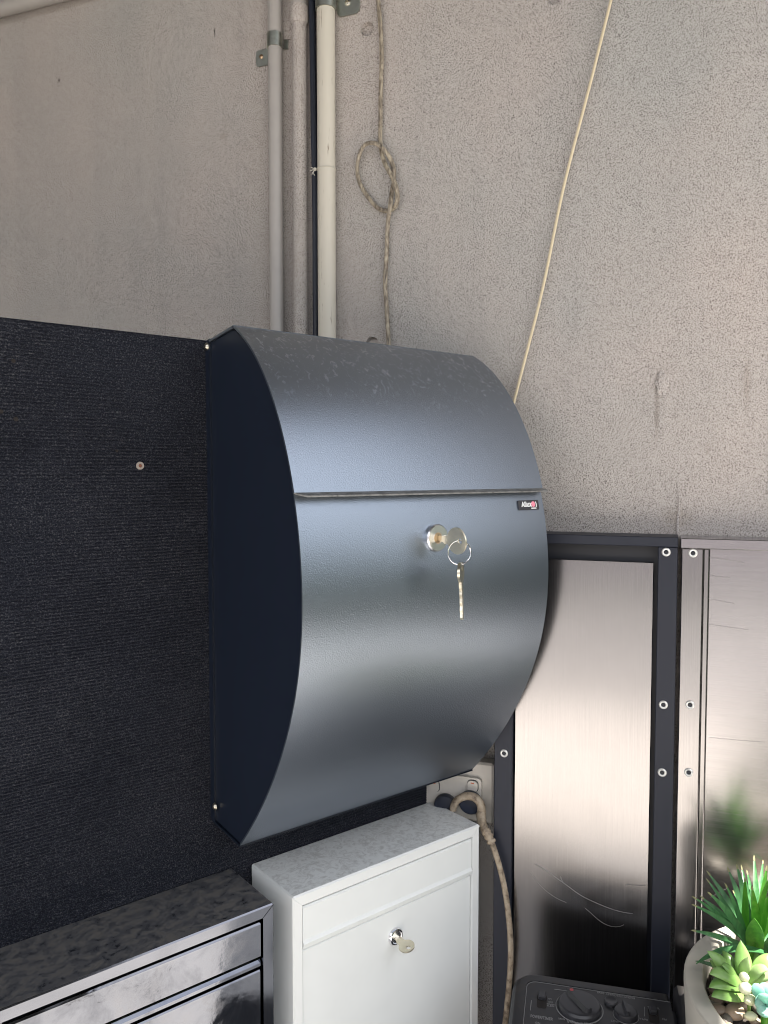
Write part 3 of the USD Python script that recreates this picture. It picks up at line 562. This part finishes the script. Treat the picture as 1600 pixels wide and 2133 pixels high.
sb.part('flap_ledge', prism_x([(yk+.0120, fz0-.001), (yk+.0065, fz0-.001), (yk+.0035, fz0-.0045), (yk+.0035, dz1+.0030), (yk+.0120, dz1+.0030)], kx0+.0010, kx1-.0012), MT['steeldoor'], 15)
sb.part('door', cbox(kx0+.0016, kx1-.0016, yk+.0022, yk+.0100, ZWB+.022, dz1-.0008, .0014), MT['steeldoor'], 20)
sb.part('inner_back', cbox(kx0+.0002, kx1-.0002, yk+.0125, yk+.0175, ZWB+.021, kz1-.0003), MT['darkgap'], False)
P0, P1 = np.array([kx1, yk-.0001, kz1]), np.array([XK1-.0004, yk-.0001, ZK-.0014]); sb.part('mitre_seam', tube([P0, (P0+P1)/2, P1], .0004, 6), MT['darkgap'])

# ------------------------------------------------------------------ power outlet and plugs
zo0, zo1 = WF.front(1020, 1717, .024)[2], WF.front(1010, 1590, .024)[2]; xo0, xo1 = -.02, WF.front(1028, 1640, .024)[0]
ot = Thing('power_outlet', 'grubby cream double power outlet with rocker switches, tucked beside the dark frame', 'power outlet', WF, (.04, 0, zo0))
ot.part('mounting_block', cbox(xo0, xo1, -.024, 0, zo0, zo1, .003), MT['outlet'], 20)
q0 = WF.front(1003, 1623, .03); fpx = q0[0]
ot.part('face_plate', upright(rrect(xo0+.006, fpx, zo0+.006, q0[2], .006), -.0237, .0068), MT['outlet'], 30)
for px in (985, 905):
    q = WF.front(px, 1637, .031)
    sw = ot.part('switch_surround', upright(affinity.translate(rrect(-.0085, .0085, -.0088, .0088, .006), q[0], q[2]), -.0303, .0006), MT['darkgap'], 30)
    ot.part('switch', upright(affinity.translate(rrect(-.0076, .0076, -.0080, .0080, .0056), q[0], q[2]), -.0304, .0032), MT['outlet'], 30, under=sw)
    ot.part('switch_mark', upright(sbox(q[0]-.0024, q[2]+.0040, q[0]+.0024, q[2]+.0056), -.0335, .0003), MT['orange'], False, under=sw)
def plug(name, label, px, py, r, m, cord):
    q = WF.front(px, py, .045)
    t = Thing(name, label, 'plug', WF, (q[0], -.03, q[2]))
    if cord:
        A_ = smoothpath([WF.front(a, b, .046) for a, b in ((944, 1688), (950, 1670), (965, 1660), (983, 1659), (998, 1669), (1003, 1686), (1001, 1703))], 30)
        t.part('plug_rim', tube(A_, np.linspace(.0050, .0066, 30), 12), m, 40); r = r*.93
    t.part('plug_body', lathe([(0, 0), (r*.92, 0), (r, .004), (r, .008), (r*.9, .0115), (r*.6, .0128), (0, .013)], '-y', (q[0], -.0308, q[2]), 32), MT['blackcable'], 40)
    if cord:
        P = smoothpath([WF.front(a, b, c) for a, b, c in cord], 120); kk = 12
        t.part('strain_relief', cat_(tube(P[:kk+1], np.linspace(.0072, .0052, kk+1), 12), *[tube(P[j:j+2]+(P[j+1]-P[j])*np.array([[-.1], [.1]]), .0068, 12) for j in (8, 10, 12)]), m, 30)
        t.part('cord', tube(P[kk:], .0040, 12), m, 40)
    return t
plug('power_plug', 'dirty beige plug with its cord hanging over the dark frame', 977, 1676, .0185, MT['beigeplug'],
     [(1002, 1694, .047), (1003, 1706, .052), (1007, 1722, .060), (1018, 1742, .066), (1034, 1783, .070), (1047, 1830, .070), (1056, 1880, .070), (1062, 1935, .069), (1064, 1985, .068), (1062, 2035, .068), (1057, 2090, .068), (1050, 2160, .068), (1046, 2260, .068)])
plug('power_plug', 'black plug beside the beige one, half hidden by the white mailbox', 925, 1682, .0170, MT['blackcable'], None)

# ------------------------------------------------------------------ metal panels on the wall
def eyelet(t, x, y, z, r=.0056):
    e = t.part('eyelet', lathe([(r*.50, 0), (r, 0), (r*.98, .0008), (r*.78, .0016), (r*.55, .0012), (r*.50, 0)], '-y', (x, y, z), 28), MT['eyelet'], 50)
    t.part('eyelet_core', lathe([(0, 0), (r*.52, 0), (r*.50, .0003), (r*.25, .0006), (0, .0006)], '-y', (x, y, z), 18), MT['darkgap'], 50, under=e)
D = .055; ZTOP = 1.367; ZBOT = .35
px0 = WF.front(1029, 1700, D)[0]; pxL = .1470; pxR = .3335; pxE = .3575
dp = Thing('dark_framed_panel', 'tall brushed steel panel in a dark blue-black metal frame, left of the bare steel one', 'panel', WF, (.24, 0, ZBOT))
zr = WF.front(1413, 1140, D)[2]
dp.part('top_rail', cbox(px0, pxE+.0003, -D-.0008, -.002, zr, ZTOP, .0008), MT['navyframe'], 20)
dp.part('post', cbox(px0, pxL-.0015, -D, -.002, ZBOT, zr-.0003, .0008), MT['navyframe'], 20)
dp.part('post', cbox(pxR, pxE, -D, -.002, ZBOT, zr-.0003, .0008), MT['navyframe'], 20)
dp.part('backing', cbox(pxL-.0016, pxR+.0001, -.034, -.0025, ZBOT, zr-.0004), MT['darkgap'], False)
zp = WF.front(1362, 1172, .047)[2]
pn = dp.part('steel_sheet', cbox(pxL+.0004, .3283, -.047, -.0345, ZBOT, zp, .0007), MT['steel_v'], 20)
for pts_, w in (([(1115, 1800), (1140, 1815), (1168, 1835), (1182, 1845), (1205, 1862), (1240, 1880), (1285, 1897), (1318, 1903)], .00045), ([(1168, 1826), (1171, 1834), (1176, 1841)], .0004), ([(1219, 1892), (1232, 1903), (1255, 1922), (1275, 1930), (1300, 1926)], .00028), ([(1106, 1817), (1122, 1840), (1150, 1865), (1180, 1880)], .00022), ([(1305, 1842), (1325, 1844), (1344, 1845)], .0004)):
    P = smoothpath([WF.front(a, b, .0471) for a, b in pts_], 24); dp.part('scratch', tube(P, w, 5, ry=w), MT['scratch'], 40, under=pn)
for z in (1.3475, 1.147, 1.0568, .62): eyelet(dp, .3433, -D-.0002, z)
for z in (1.26, 1.0565, .62): eyelet(dp, .1339, -D-.0002, z)
sp = Thing('steel_framed_panel', 'brushed steel panel with a bright steel frame, behind the plant bowl', 'panel', WF, (.5, 0, ZBOT))
sx0, sx1, sx2, sx3 = .3622, .3880, .3960, .74
sp.part('top_rail', cbox(.3606, sx3+.03, -D-.003, -.002, 1.3533, 1.3662, .0008), MT['steel_h'], 20)
sp.part('post', cbox(sx0, sx1, -D, -.002, ZBOT, 1.3530, .0010), MT['steel_v'], 20)
sp.part('post', cbox(sx3+.004, sx3+.030, -D, -.002, ZBOT, 1.3530, .0010), MT['steel_v'], 20)
sp.part('post_return', cbox(sx1+.0006, sx2-.0006, -D+.0035, -.002, ZBOT, 1.3530, .0012), MT['steel_v'], 20)
p2 = sp.part('steel_sheet', cbox(sx2, sx3, -.042, -.002, ZBOT, 1.3532, .0006), MT['steel_h'], 20)
for z in (1.3473, 1.1503, 1.0612): eyelet(sp, .3757, -D-.0002, z)
for pts_, w in (([(1476, 1160), (1510, 1165), (1552, 1172)], .0003), ([(1476, 1198), (1520, 1204)], .0003), ([(1476, 1247), (1530, 1257)], .00025), ([(1476, 1300), (1560, 1312)], .00025), ([(1480, 1870), (1500, 1858), (1517, 1850)], .0003), ([(1478, 1536), (1530, 1541), (1590, 1546)], .0002)):
    P = smoothpath([WF.front(a, b, .0421) for a, b in pts_], 14, 2); sp.part('scratch', tube(P, w, 5), MT['scratch'], 40, under=p2)

# ------------------------------------------------------------------ bench (below the frame), radio, plant bowl
zb = .61
bn = Thing('bench', 'low pale bench against the wall under the radio and plant bowl', 'bench', WF, (.5, -.2, 0))
bn.part('bench_top', cbox(.155, .80, -.46, -.06, zb-.03, zb, .002), MT['bench'], False)
for x in (.18, .77):
    for y in (-.43, -.09): bn.part('leg', cbox(x-.02, x+.02, y-.02, y+.02, 0.012, zb-.031), MT['bench'], False)
ZR = .80
def rl(px, py, z=ZR): return RF.level(px, py, z)
A, B = rl(1100, 2022), rl(1395, 2065)
ry1 = (A[1]+B[1])/2; rx0 = rl(1066, 2060)[0]; rx1 = rl(1396, 2075)[0]; ry0 = ry1-.145
rd = Thing('portable_radio', 'old dusty black portable radio with round dials, before the dark framed panel', 'radio', RF, ((rx0+rx1)/2, (ry0+ry1)/2, zb))
def rslab(poly, z0, z1):
    m = extrude(poly, z1-z0); m.apply_translation([0, 0, z0]); return m
outline = sbox(rx0, ry0, rx1, ry1)
corner = .032; outline = sbox(rx0+corner, ry0, rx1, ry1).union(sbox(rx0, ry0, rx0+.1, ry1-corner)).union(Point(rx0+corner, ry1-corner).buffer(corner, quad_segs=12))
levels = [(zb, 0), (ZR-.010, 0), (ZR-.004, -.0018), (ZR-.001, -.0050), (ZR, -.0085)]
hulls = [man(rslab(outline.buffer(b), z, z+.0002)) for z, b in levels]
body = m3.Manifold.batch_hull([hulls[0], hulls[1], hulls[2], hulls[3], hulls[4]])
px_, py_ = rl(1112, 2042), rl(1395, 2090)
inset = sbox(rx0+.019, ry0-.01, rx1+.01, ry1-.0235); inset = sbox(rx0+.017+.014, ry0-.02, rx1+.02, ry1-.0185).union(sbox(rx0+.017, ry0-.02, rx0+.08, ry1-.0185-.014)).union(Point(rx0+.031, ry1-.0325).buffer(.014, quad_segs=8))
body = body - man(rslab(inset, ZR-.0012, ZR+.01))
rd.part('case', tmesh(body), MT['radio'], 25)
pp = rd.part('control_panel', rslab(inset.buffer(-.0006).intersection(sbox(rx0, ry0+.004, rx1-.0006, ry1)), ZR-.0040, ZR-.0010), MT['radiopanel'], 25)
ZP = ZR-.0010
rd.part('panel_border', rslab(inset.buffer(-.0008).difference(inset.buffer(-.0015)).intersection(sbox(rx0, ry0+.01, rx1-.001, ry1)), ZP+.0001, ZP+.0005), MT['print'], False, under=pp)
def dial(px, py, r, pxa, pya, name, red):
    c = rl(px, py, ZP); ca = rl(pxa, pya, ZP); d = ca-c; ang = math.atan2(d[1], d[0])
    ringpoly = Point(c[0], c[1]).buffer(r*1.07, quad_segs=16).difference(Point(c[0], c[1]).buffer(r*1.03, quad_segs=16))
    rd.part('dial_ring', rslab(ringpoly, ZP+.0001, ZP+.0006), MT['print'], False, under=pp)
    k = rd.part(name, lathe([(0, 0), (r*.97, 0), (r*.97, .004), (r*.90, .0065), (r*.80, .0072), (0, .0072)], 'z', (c[0], c[1], ZP+.0002), 40), MT['knob'], 30)
    g = affinity.rotate(rrect(-r*.78, r*.82, -r*.20, r*.20, r*.16), 0); gm = rslab(g, 0, .0060); gm.vertices[:, 1] *= np.where(gm.vertices[:, 2] > .003, .62, 1.15)
    gm.apply_transform(trimesh.transformations.rotation_matrix(ang, [0, 0, 1])); gm.apply_translation([c[0], c[1], ZP+.0070]); rd.part('grip', gm, MT['knob'], 20, under=k)
    if red: rd.part('red_dot', rslab(Point(c[0]+math.cos(ang)*r*.60, c[1]+math.sin(ang)*r*.60).buffer(.0022), ZP+.0130, ZP+.0134), MT['red'], False, under=k)
dial(1207, 2100, .0265, 1180, 2072, 'volume_knob', True)
dial(1304, 2116, .0141, 1298, 2098, 'tuning_knob', False)
c = rl(1273, 2090, ZP); rd.part('push_button', lathe([(0, 0), (.0080, 0), (.0080, .003), (.0070, .0042), (.0045, .0034), (0, .0030)], 'z', (c[0], c[1], ZP), 28), MT['knob'], 30)
for px, py in ((1129, 2086), (1362, 2117)):
    c = rl(px, py, ZP); s_ = rd.part('switch_slot', rslab(affinity.translate(rrect(-.0058, .0058, -.0125, .0125, .003), c[0], c[1]), ZP+.0001, ZP+.0004), MT['hole'], False, under=pp)
    rd.part('slider', cbox(c[0]-.0048, c[0]+.0048, c[1]+.0005, c[1]+.0110, ZP+.0003, ZP+.0062, .0014), MT['knob'], 20)
def rtext(s, h, px, py, fit=None, bold=False, m='print', under=pp):
    g = meshkit.text_mesh(s, h, .0003, bold=bold); w = g.vertices[:, 0].max(); g.vertices[:, 0] *= (fit/w if fit else 1); w = g.vertices[:, 0].max()
    c = rl(px, py, ZP); g.apply_translation([c[0]-w/2, c[1]-h/2, ZP+.0001]); rd.part('lettering', g, MT[m], False, under=pp)
rtext('POWER/TIMER', .0044, 1128, 2120, .026, True)
rtext('BASS', .0042, 1251, 2068, .009, True); rtext('XPANDER/TUNING', .0042, 1292, 2075, .035)
for s, px, py in (('ON', 1146, 2081), ('OFF', 1147, 2088), ('TIMER', 1147, 2092.5), ('SLEEP', 1147, 2096)): rtext(s, .0022, px, py)
rtext('MIN', .0028, 1170, 2123); rtext('VOLUME', .0044, 1203, 2131, None, True); rtext('LOW', .0028, 1281, 2128); rtext('TUNER', .0030, 1361, 2100)
rtext('TAPE', .0028, 1341, 2124); rtext('FM', .0028, 1384, 2124); rtext('ON', .0030, 1120, 2131.5)
for xa, ya, xb, yb in ((1155, 2061, 1185, 2065), (1320, 2072, 1347, 2077), (1107, 2084, 1105, 2105), (1343, 2098, 1343, 2117)):
    a0, b0 = rl(xa, ya, ZP), rl(xb, yb, ZP); rd.part('printed_line', tube([(a0[0], a0[1], ZP+.0002), tuple((np.array(a0[:2])+b0[:2])/2)+(ZP+.0002,), (b0[0], b0[1], ZP+.0002)], .0004, 5), MT['print'], False, under=pp)
# second half of the case, behind the bowl
hx0 = rx1+.006; hp = sbox(hx0, ry0+.012, hx0+.16, ry1+.012)
hh = m3.Manifold.batch_hull([man(rslab(hp, zb, zb+.0002)), man(rslab(hp, ZR-.004, ZR-.0038)), man(rslab(hp.buffer(-.004), ZR+.004, ZR+.0042)), man(rslab(hp.buffer(-.011), ZR+.008, ZR+.0082))])
rd.part('speaker_case', tmesh(hh), MT['radio'], 30)
rd.part('case_joint', cbox(rx1-.002, hx0+.004, ry0+.02, ry1-.02, zb+.01, ZR-.012), MT['darkgap'], False)

# plant bowl
ZP2 = .90; PR = .1556; pc3 = np.array([.8582, .3178, ZP2])
PF = Frame([pc3[0], pc3[1], 0], 0.0)
bw_ = Thing('plant_bowl', 'wide stone coloured bowl planted with succulents and pebbles, bottom right', 'plant pot', PF, (0, 0, zb))
bw_.part('bowl', lathe([(0, zb), (.085, zb), (.098, zb+.004), (.132, zb+.09), (.150, zb+.19), (PR, ZP2-.010), (PR, ZP2-.0015), (PR-.0015, ZP2), (PR-.0185, ZP2), (PR-.0200, ZP2-.0015), (PR-.0235, ZP2-.03), (PR-.03, ZP2-.06), (0, ZP2-.06)], 'z', (0, 0, 0), 72), MT['pot'], 40)
sr = np.linspace(0, PR-.0225, 14); sv = lathe([(0, ZP2-.058), (PR-.032, ZP2-.058), (PR-.0222, ZP2-.0195), (PR*.5, ZP2-.0170), (0, ZP2-.0160)], 'z', (0, 0, 0), 60)
bw_.part('soil', sv, MT['soil'], 40)
def pot_pt(px, py, z): return PF.to(hit(px, py, [0, 0, 1], [0, 0, z]))
# pebbles on the soil, each its own
cand = []
r_ = np.random.default_rng(21)
for k in range(4000):
    px, py = r_.uniform(1445, 1640), r_.uniform(1960, 2180); q = pot_pt(px, py, ZP2-.0145)
    if np.hypot(q[0], q[1]) > PR-.0285: continue
    rr = r_.uniform(.0048, .0078)
    if all(np.hypot(q[0]-c[0], q[1]-c[1]) > .92*(rr+c[3]) for c in cand): cand.append((q[0], q[1], q[2], rr))
    if len(cand) >= 110: break
pebs = []
for k in range(5):
    g = trimesh.creation.icosphere(2); g.vertices *= (0.82+.36*meshkit.fbm(g.vertices*.9+k*7, 2, k))[:, None]; g.vertices *= np.array([1.25, .92, .72]); pebs.append(g)
fixed = [(1531, 2108, .0100, 2), (1542, 2094, .0074, 2), (1497, 2104, .0075, 1), (1480, 2096, .0070, 0)]
spots = [(*pot_pt(px, py, ZP2-.0120)[:2], ZP2-.0120, rr, m) for px, py, rr, m in fixed]
spots += [(c[0], c[1], c[2], c[3], int(r_.integers(0, 3))) for c in cand if all(np.hypot(c[0]-s[0], c[1]-s[1]) > .8*(c[3]+s[3]) for s in spots)]
for k, (x, y, z, rr, m) in enumerate(spots):
    g = pebs[k % 5].copy(); g.apply_scale(rr); g.apply_transform(trimesh.transformations.rotation_matrix(r_.uniform(0, 6.28), [0, 0, 1])); g.apply_translation([x, y, z])
    lab = ('smooth brownish pebble lying on the soil of the plant bowl', 'large smooth tan pebble at the front of the soil, bigger than the rest')[k == 0]
    single('pebble', g, MT[('pebB', 'pebA', 'pebC')[m]], lab, 'pebble', None if k == 0 else 'pebbles in the plant bowl', smooth=True, fr=PF)

def blade(base, tip, w, bend, up=(0, 0, 1), n=16, fold=.25, th=.0006, peak=.35):
    """A long leaf: a folded, tapering strip with thickness from base to tip; bend lifts its middle."""
    base, tip = np.asarray(base, float), np.asarray(tip, float); mid = (base+tip)/2 + np.asarray(bend, float); s = np.linspace(0, 1, n)[:, None]
    P = (1-s)**2*base + 2*s*(1-s)*mid + s**2*tip; T = np.gradient(P, axis=0); T /= np.linalg.norm(T, axis=1)[:, None]
    side = np.cross(T, np.asarray(up, float)); side /= np.maximum(np.linalg.norm(side, axis=1)[:, None], 1e-6); nn = np.cross(side, T)
    s1 = s[:, 0]; ww = w*np.where(s1 < peak, .55+.45*np.sin(s1/peak*np.pi/2), np.cos((s1-peak)/(1-peak)*np.pi/2)**.85)+.00012; rows = []
    for sg in (1, -1):
        L = P - side*ww[:, None] + nn*(ww*fold)[:, None]; Rr = P + side*ww[:, None] + nn*(ww*fold)[:, None]; o = nn*th*.5*sg
        rows += [L+o, P+o, Rr+o]
    V = np.concatenate(rows); F = []
    def idx(r, i): return r*n+i
    loop = [0, 1, 2, 5, 4, 3]
    for i in range(n-1):
        for a, b in zip(loop, loop[1:]+loop[:1]): F += [(idx(a, i), idx(b, i), idx(b, i+1)), (idx(a, i), idx(b, i+1), idx(a, i+1))]
    m = trimesh.Trimesh(V, np.array(F), process=False); return m
def ptd(px, py, dep): return PF.to(C + ray(px, py)*dep)
bp = ptd(1574, 1988, .90)  # where the spiky plant leaves the soil
spk = Thing('spiky_plant', 'grass-like green plant with long pointed leaves at the back of the bowl', 'plant', PF, (bp[0], bp[1], ZP2-.03))
tips = [(1441, 1867, .80, .0050, 0), (1441, 1884, .78, .0050, 0), (1458, 1866, .84, .0066, 0), (1474, 1858, .78, .0066, 0), (1472, 1814, .86, .0060, 0), (1471, 1830, .84, .0050, 0), (1515, 1806, .86, .0066, 0), (1534, 1800, .84, .0072, 0), (1544, 1802, .88, .0055, 0), (1556, 1813, .90, .0052, 0), (1571, 1782, .88, .0060, 0), (1552, 1828, .80, .0062, 1), (1566, 1845, .76, .0076, 1), (1572, 1833, .87, .0052, 0), (1598, 1803, .82, .0068, 1), (1612, 1850, .78, .0072, 1), (1640, 1830, .84, .0070, 1), (1660, 1870, .80, .0066, 1), (1650, 1920, .76, .0062, 0), (1623, 1815, .90, .0060, 0), (1680, 1900, .86, .006, 0), (1440, 1938, .80, .0058, 0), (1527, 1855, .90, .0048, 0), (1590, 1790, .92, .0052, 0), (1606, 1822, .75, .0060, 1), (1510, 1840, .80, .0050, 0), (1585, 1860, .90, .005, 0)]
for k, (px, py, dep, w, br) in enumerate(tips):
    tip = ptd(px, py, dep+.085); w *= .62; b0 = bp + np.array([r_.normal()*.005, r_.normal()*.005, r_.uniform(-.004, .004)]); ln = np.linalg.norm(tip-b0)
    out = (tip-b0); out[2] = 0; out /= max(np.linalg.norm(out), 1e-6)
    lf = spk.part('leaf', blade(b0, tip, w, -out*ln*.06+np.array([0, 0, ln*.07]), up=PF.to(C+np.zeros(3))-b0, fold=.35), MT['leafbright' if br else 'leafdark'], 60)
    md_ = (b0+tip)/2 - out*ln*.06+np.array([0, 0, ln*.07]); sq = .935; st = (1-sq)**2*b0+2*sq*(1-sq)*md_+sq**2*tip
    spk.part('leaf_tip', blade(st, tip+(tip-st)*.04, w*.26, (0, 0, .0004), up=PF.to(C)-b0, n=6, fold=.3, th=.0010, peak=.15), MT['leaftip'], 60, under=lf)
lf = spk.part('leaf', blade(bp+np.array([0, 0, -.002]), ptd(1571, 1912, .85), .0095, (0, 0, .004), up=PF.to(C)-bp, fold=.22, peak=.5), MT['leafbright'], 60, label='short broad bright leaf at the front')
q = ptd(1450, 2008, .855); md = ptd(1520, 1965, .865)
spk.part('leaf', blade(ptd(1600, 1988, .87), q, .0062, 2*(md-(ptd(1600, 1988, .87)+q)/2)*.55, up=(0, 0, 1), fold=.3), MT['leafdark'], 60, label='leaf that arches down over the bowl')
spk.part('leaf', blade(ptd(1555, 2050, .865), ptd(1449, 2002, .865), .0058, (0, 0, .006), up=(0, 0, 1), fold=.3), MT['leafdark'], 60)
spk.part('stem', tube([tuple(bp+np.array([0, 0, -.03])), tuple(bp+np.array([0, 0, -.01])), tuple(bp+np.array([0, 0, .006]))], [.012, .013, .008], 12), MT['rosette'], 40)

def fleshy(base, tip, w, t, bend, up=(0, 0, 1), n=14, sides=10, peak=.5, tipp=.9):
    base, tip = np.asarray(base, float), np.asarray(tip, float); mid = (base+tip)/2+np.asarray(bend, float); s = np.linspace(0, 1, n)[:, None]
    P = (1-s)**2*base+2*s*(1-s)*mid+s**2*tip; T = np.gradient(P, axis=0); T /= np.linalg.norm(T, axis=1)[:, None]
    side = np.cross(T, np.asarray(up, float)); side /= np.maximum(np.linalg.norm(side, axis=1)[:, None], 1e-6); nn = np.cross(side, T); s1 = s[:, 0]
    k = np.where(s1 < peak, .45+.55*np.sin(s1/peak*np.pi/2), np.maximum(1-((s1-peak)/(1-peak))**1.7, 0)**tipp); k[-1] = .02
    a = np.arange(sides)*2*np.pi/sides
    V = np.concatenate([P[i]+np.cos(a)[:, None]*side[i]*w*k[i]+np.sin(a)[:, None]*nn[i]*t*k[i] for i in range(n)]); F = []
    for i in range(n-1):
        for j in range(sides):
            q_ = (j+1) % sides; F += [(i*sides+j, i*sides+q_, (i+1)*sides+q_), (i*sides+j, (i+1)*sides+q_, (i+1)*sides+j)]
    V = np.vstack([V, P[0], P[-1]]); e = len(V)
    for j in range(sides): q_ = (j+1) % sides; F += [(e-2, q_, j), (e-1, (n-1)*sides+j, (n-1)*sides+q_)]
    return trimesh.Trimesh(V, np.array(F), process=False)
rc = ptd(1547, 2062, .835)
rs = Thing('fleshy_succulent', 'pale green rosette succulent with thick pointed leaves at the front of the bowl', 'succulent', PF, (rc[0], rc[1], ZP2-.03))
view = PF.to(C)-rc; view /= np.linalg.norm(view)
for px, py, dep, w, m, bz_ in [(1473, 1981, .79, .0085, 0, .006), (1505, 1980, .80, .0075, 0, .008), (1543, 1959, .79, .0088, 0, .004), (1559, 1993, .77, .0066, 1, .002), (1478, 2029, .755, .0098, 0, .013), (1504, 2011, .765, .0080, 0, .012), (1477, 2057, .75, .0095, 0, .010), (1482, 2076, .745, .0098, 0, .006), (1478, 2000, .80, .008, 0, .004), (1606, 1986, .78, .0080, 0, .012), (1601, 2022, .75, .0085, 1, .016), (1620, 2036, .745, .0080, 1, .014), (1600, 2010, .80, .007, 0, .006)]:
    tip = ptd(px, py, dep+.055); b0 = rc + np.array([r_.normal()*.003, r_.normal()*.003, r_.uniform(-.003, .003)])
    rs.part('leaf', fleshy(b0, tip, w, .0034, view*.004+np.array([0, 0, bz_]), up=view*.7+np.array([0, 0, .7])), MT['rosettepale' if m else 'rosette'], 60)
rs.part('stem', tube([(rc[0], rc[1], ZP2-.03), (rc[0], rc[1], (ZP2-.03+rc[2])/2), tuple(rc)], [.007, .007, .006], 10), MT['rosette'], 40)
bd_ = Thing('budding_succulent', 'tiny pale succulent sprig with white plump buds before the rosette', 'succulent', PF, tuple(ptd(1560, 2085, 0.810)[:2])+(ZP2-.03,))
s0 = ptd(1560, 2095, 0.812)
for px, py, tx, ty, dep, w in [(1551, 2045, 1549, 2025, .800, .0052), (1556, 2068, 1548, 2047, .797, .0068), (1556, 2072, 1568, 2094, .797, .0062), (1562, 2108, 1566, 2127, .797, .0068)]:
    bd_.part('bud', fleshy(ptd(px, py, dep+.004), ptd(tx, ty, dep), w, w*.8, view*.002, up=view, peak=.45, tipp=.6), MT['bud'], 60)
bd_.part('stem', tube(smoothpath([(s0[0], s0[1], ZP2-.03), tuple(s0), tuple(ptd(1556, 2070, 0.805)), tuple(ptd(1551, 2042, 0.807))], 14), .0016, 8), MT['rosette'], 40)
tc = ptd(1594, 2092, 0.795)
tl = Thing('teal_succulent', 'glossy blue-green succulent with rounded petals at the right edge', 'succulent', PF, (tc[0], tc[1], ZP2-.03))
for px, py, dep, w in [(1571, 2048, 0.795, .0075), (1594, 2046, 0.800, .0080), (1574, 2080, 0.788, .0085), (1577, 2103, 0.788, .0085), (1610, 2055, 0.795, .0085), (1592, 2070, 0.782, .0080), (1615, 2085, 0.790, .009), (1588, 2118, 0.786, .008), (1612, 2115, 0.790, .0085)]:
    tip = ptd(px, py, dep); tl.part('petal', fleshy(tc+(tip-tc)*.1, tip, w*.82, .0026, view*.005, up=view, peak=.62, tipp=.5), MT['teal'], 60)
tl.part('stem', tube([(tc[0], tc[1], ZP2-.03), tuple((tc+np.array([tc[0], tc[1], ZP2-.03]))/2), tuple(tc)], [.004, .004, .003], 10), MT['leafbright'], 40)
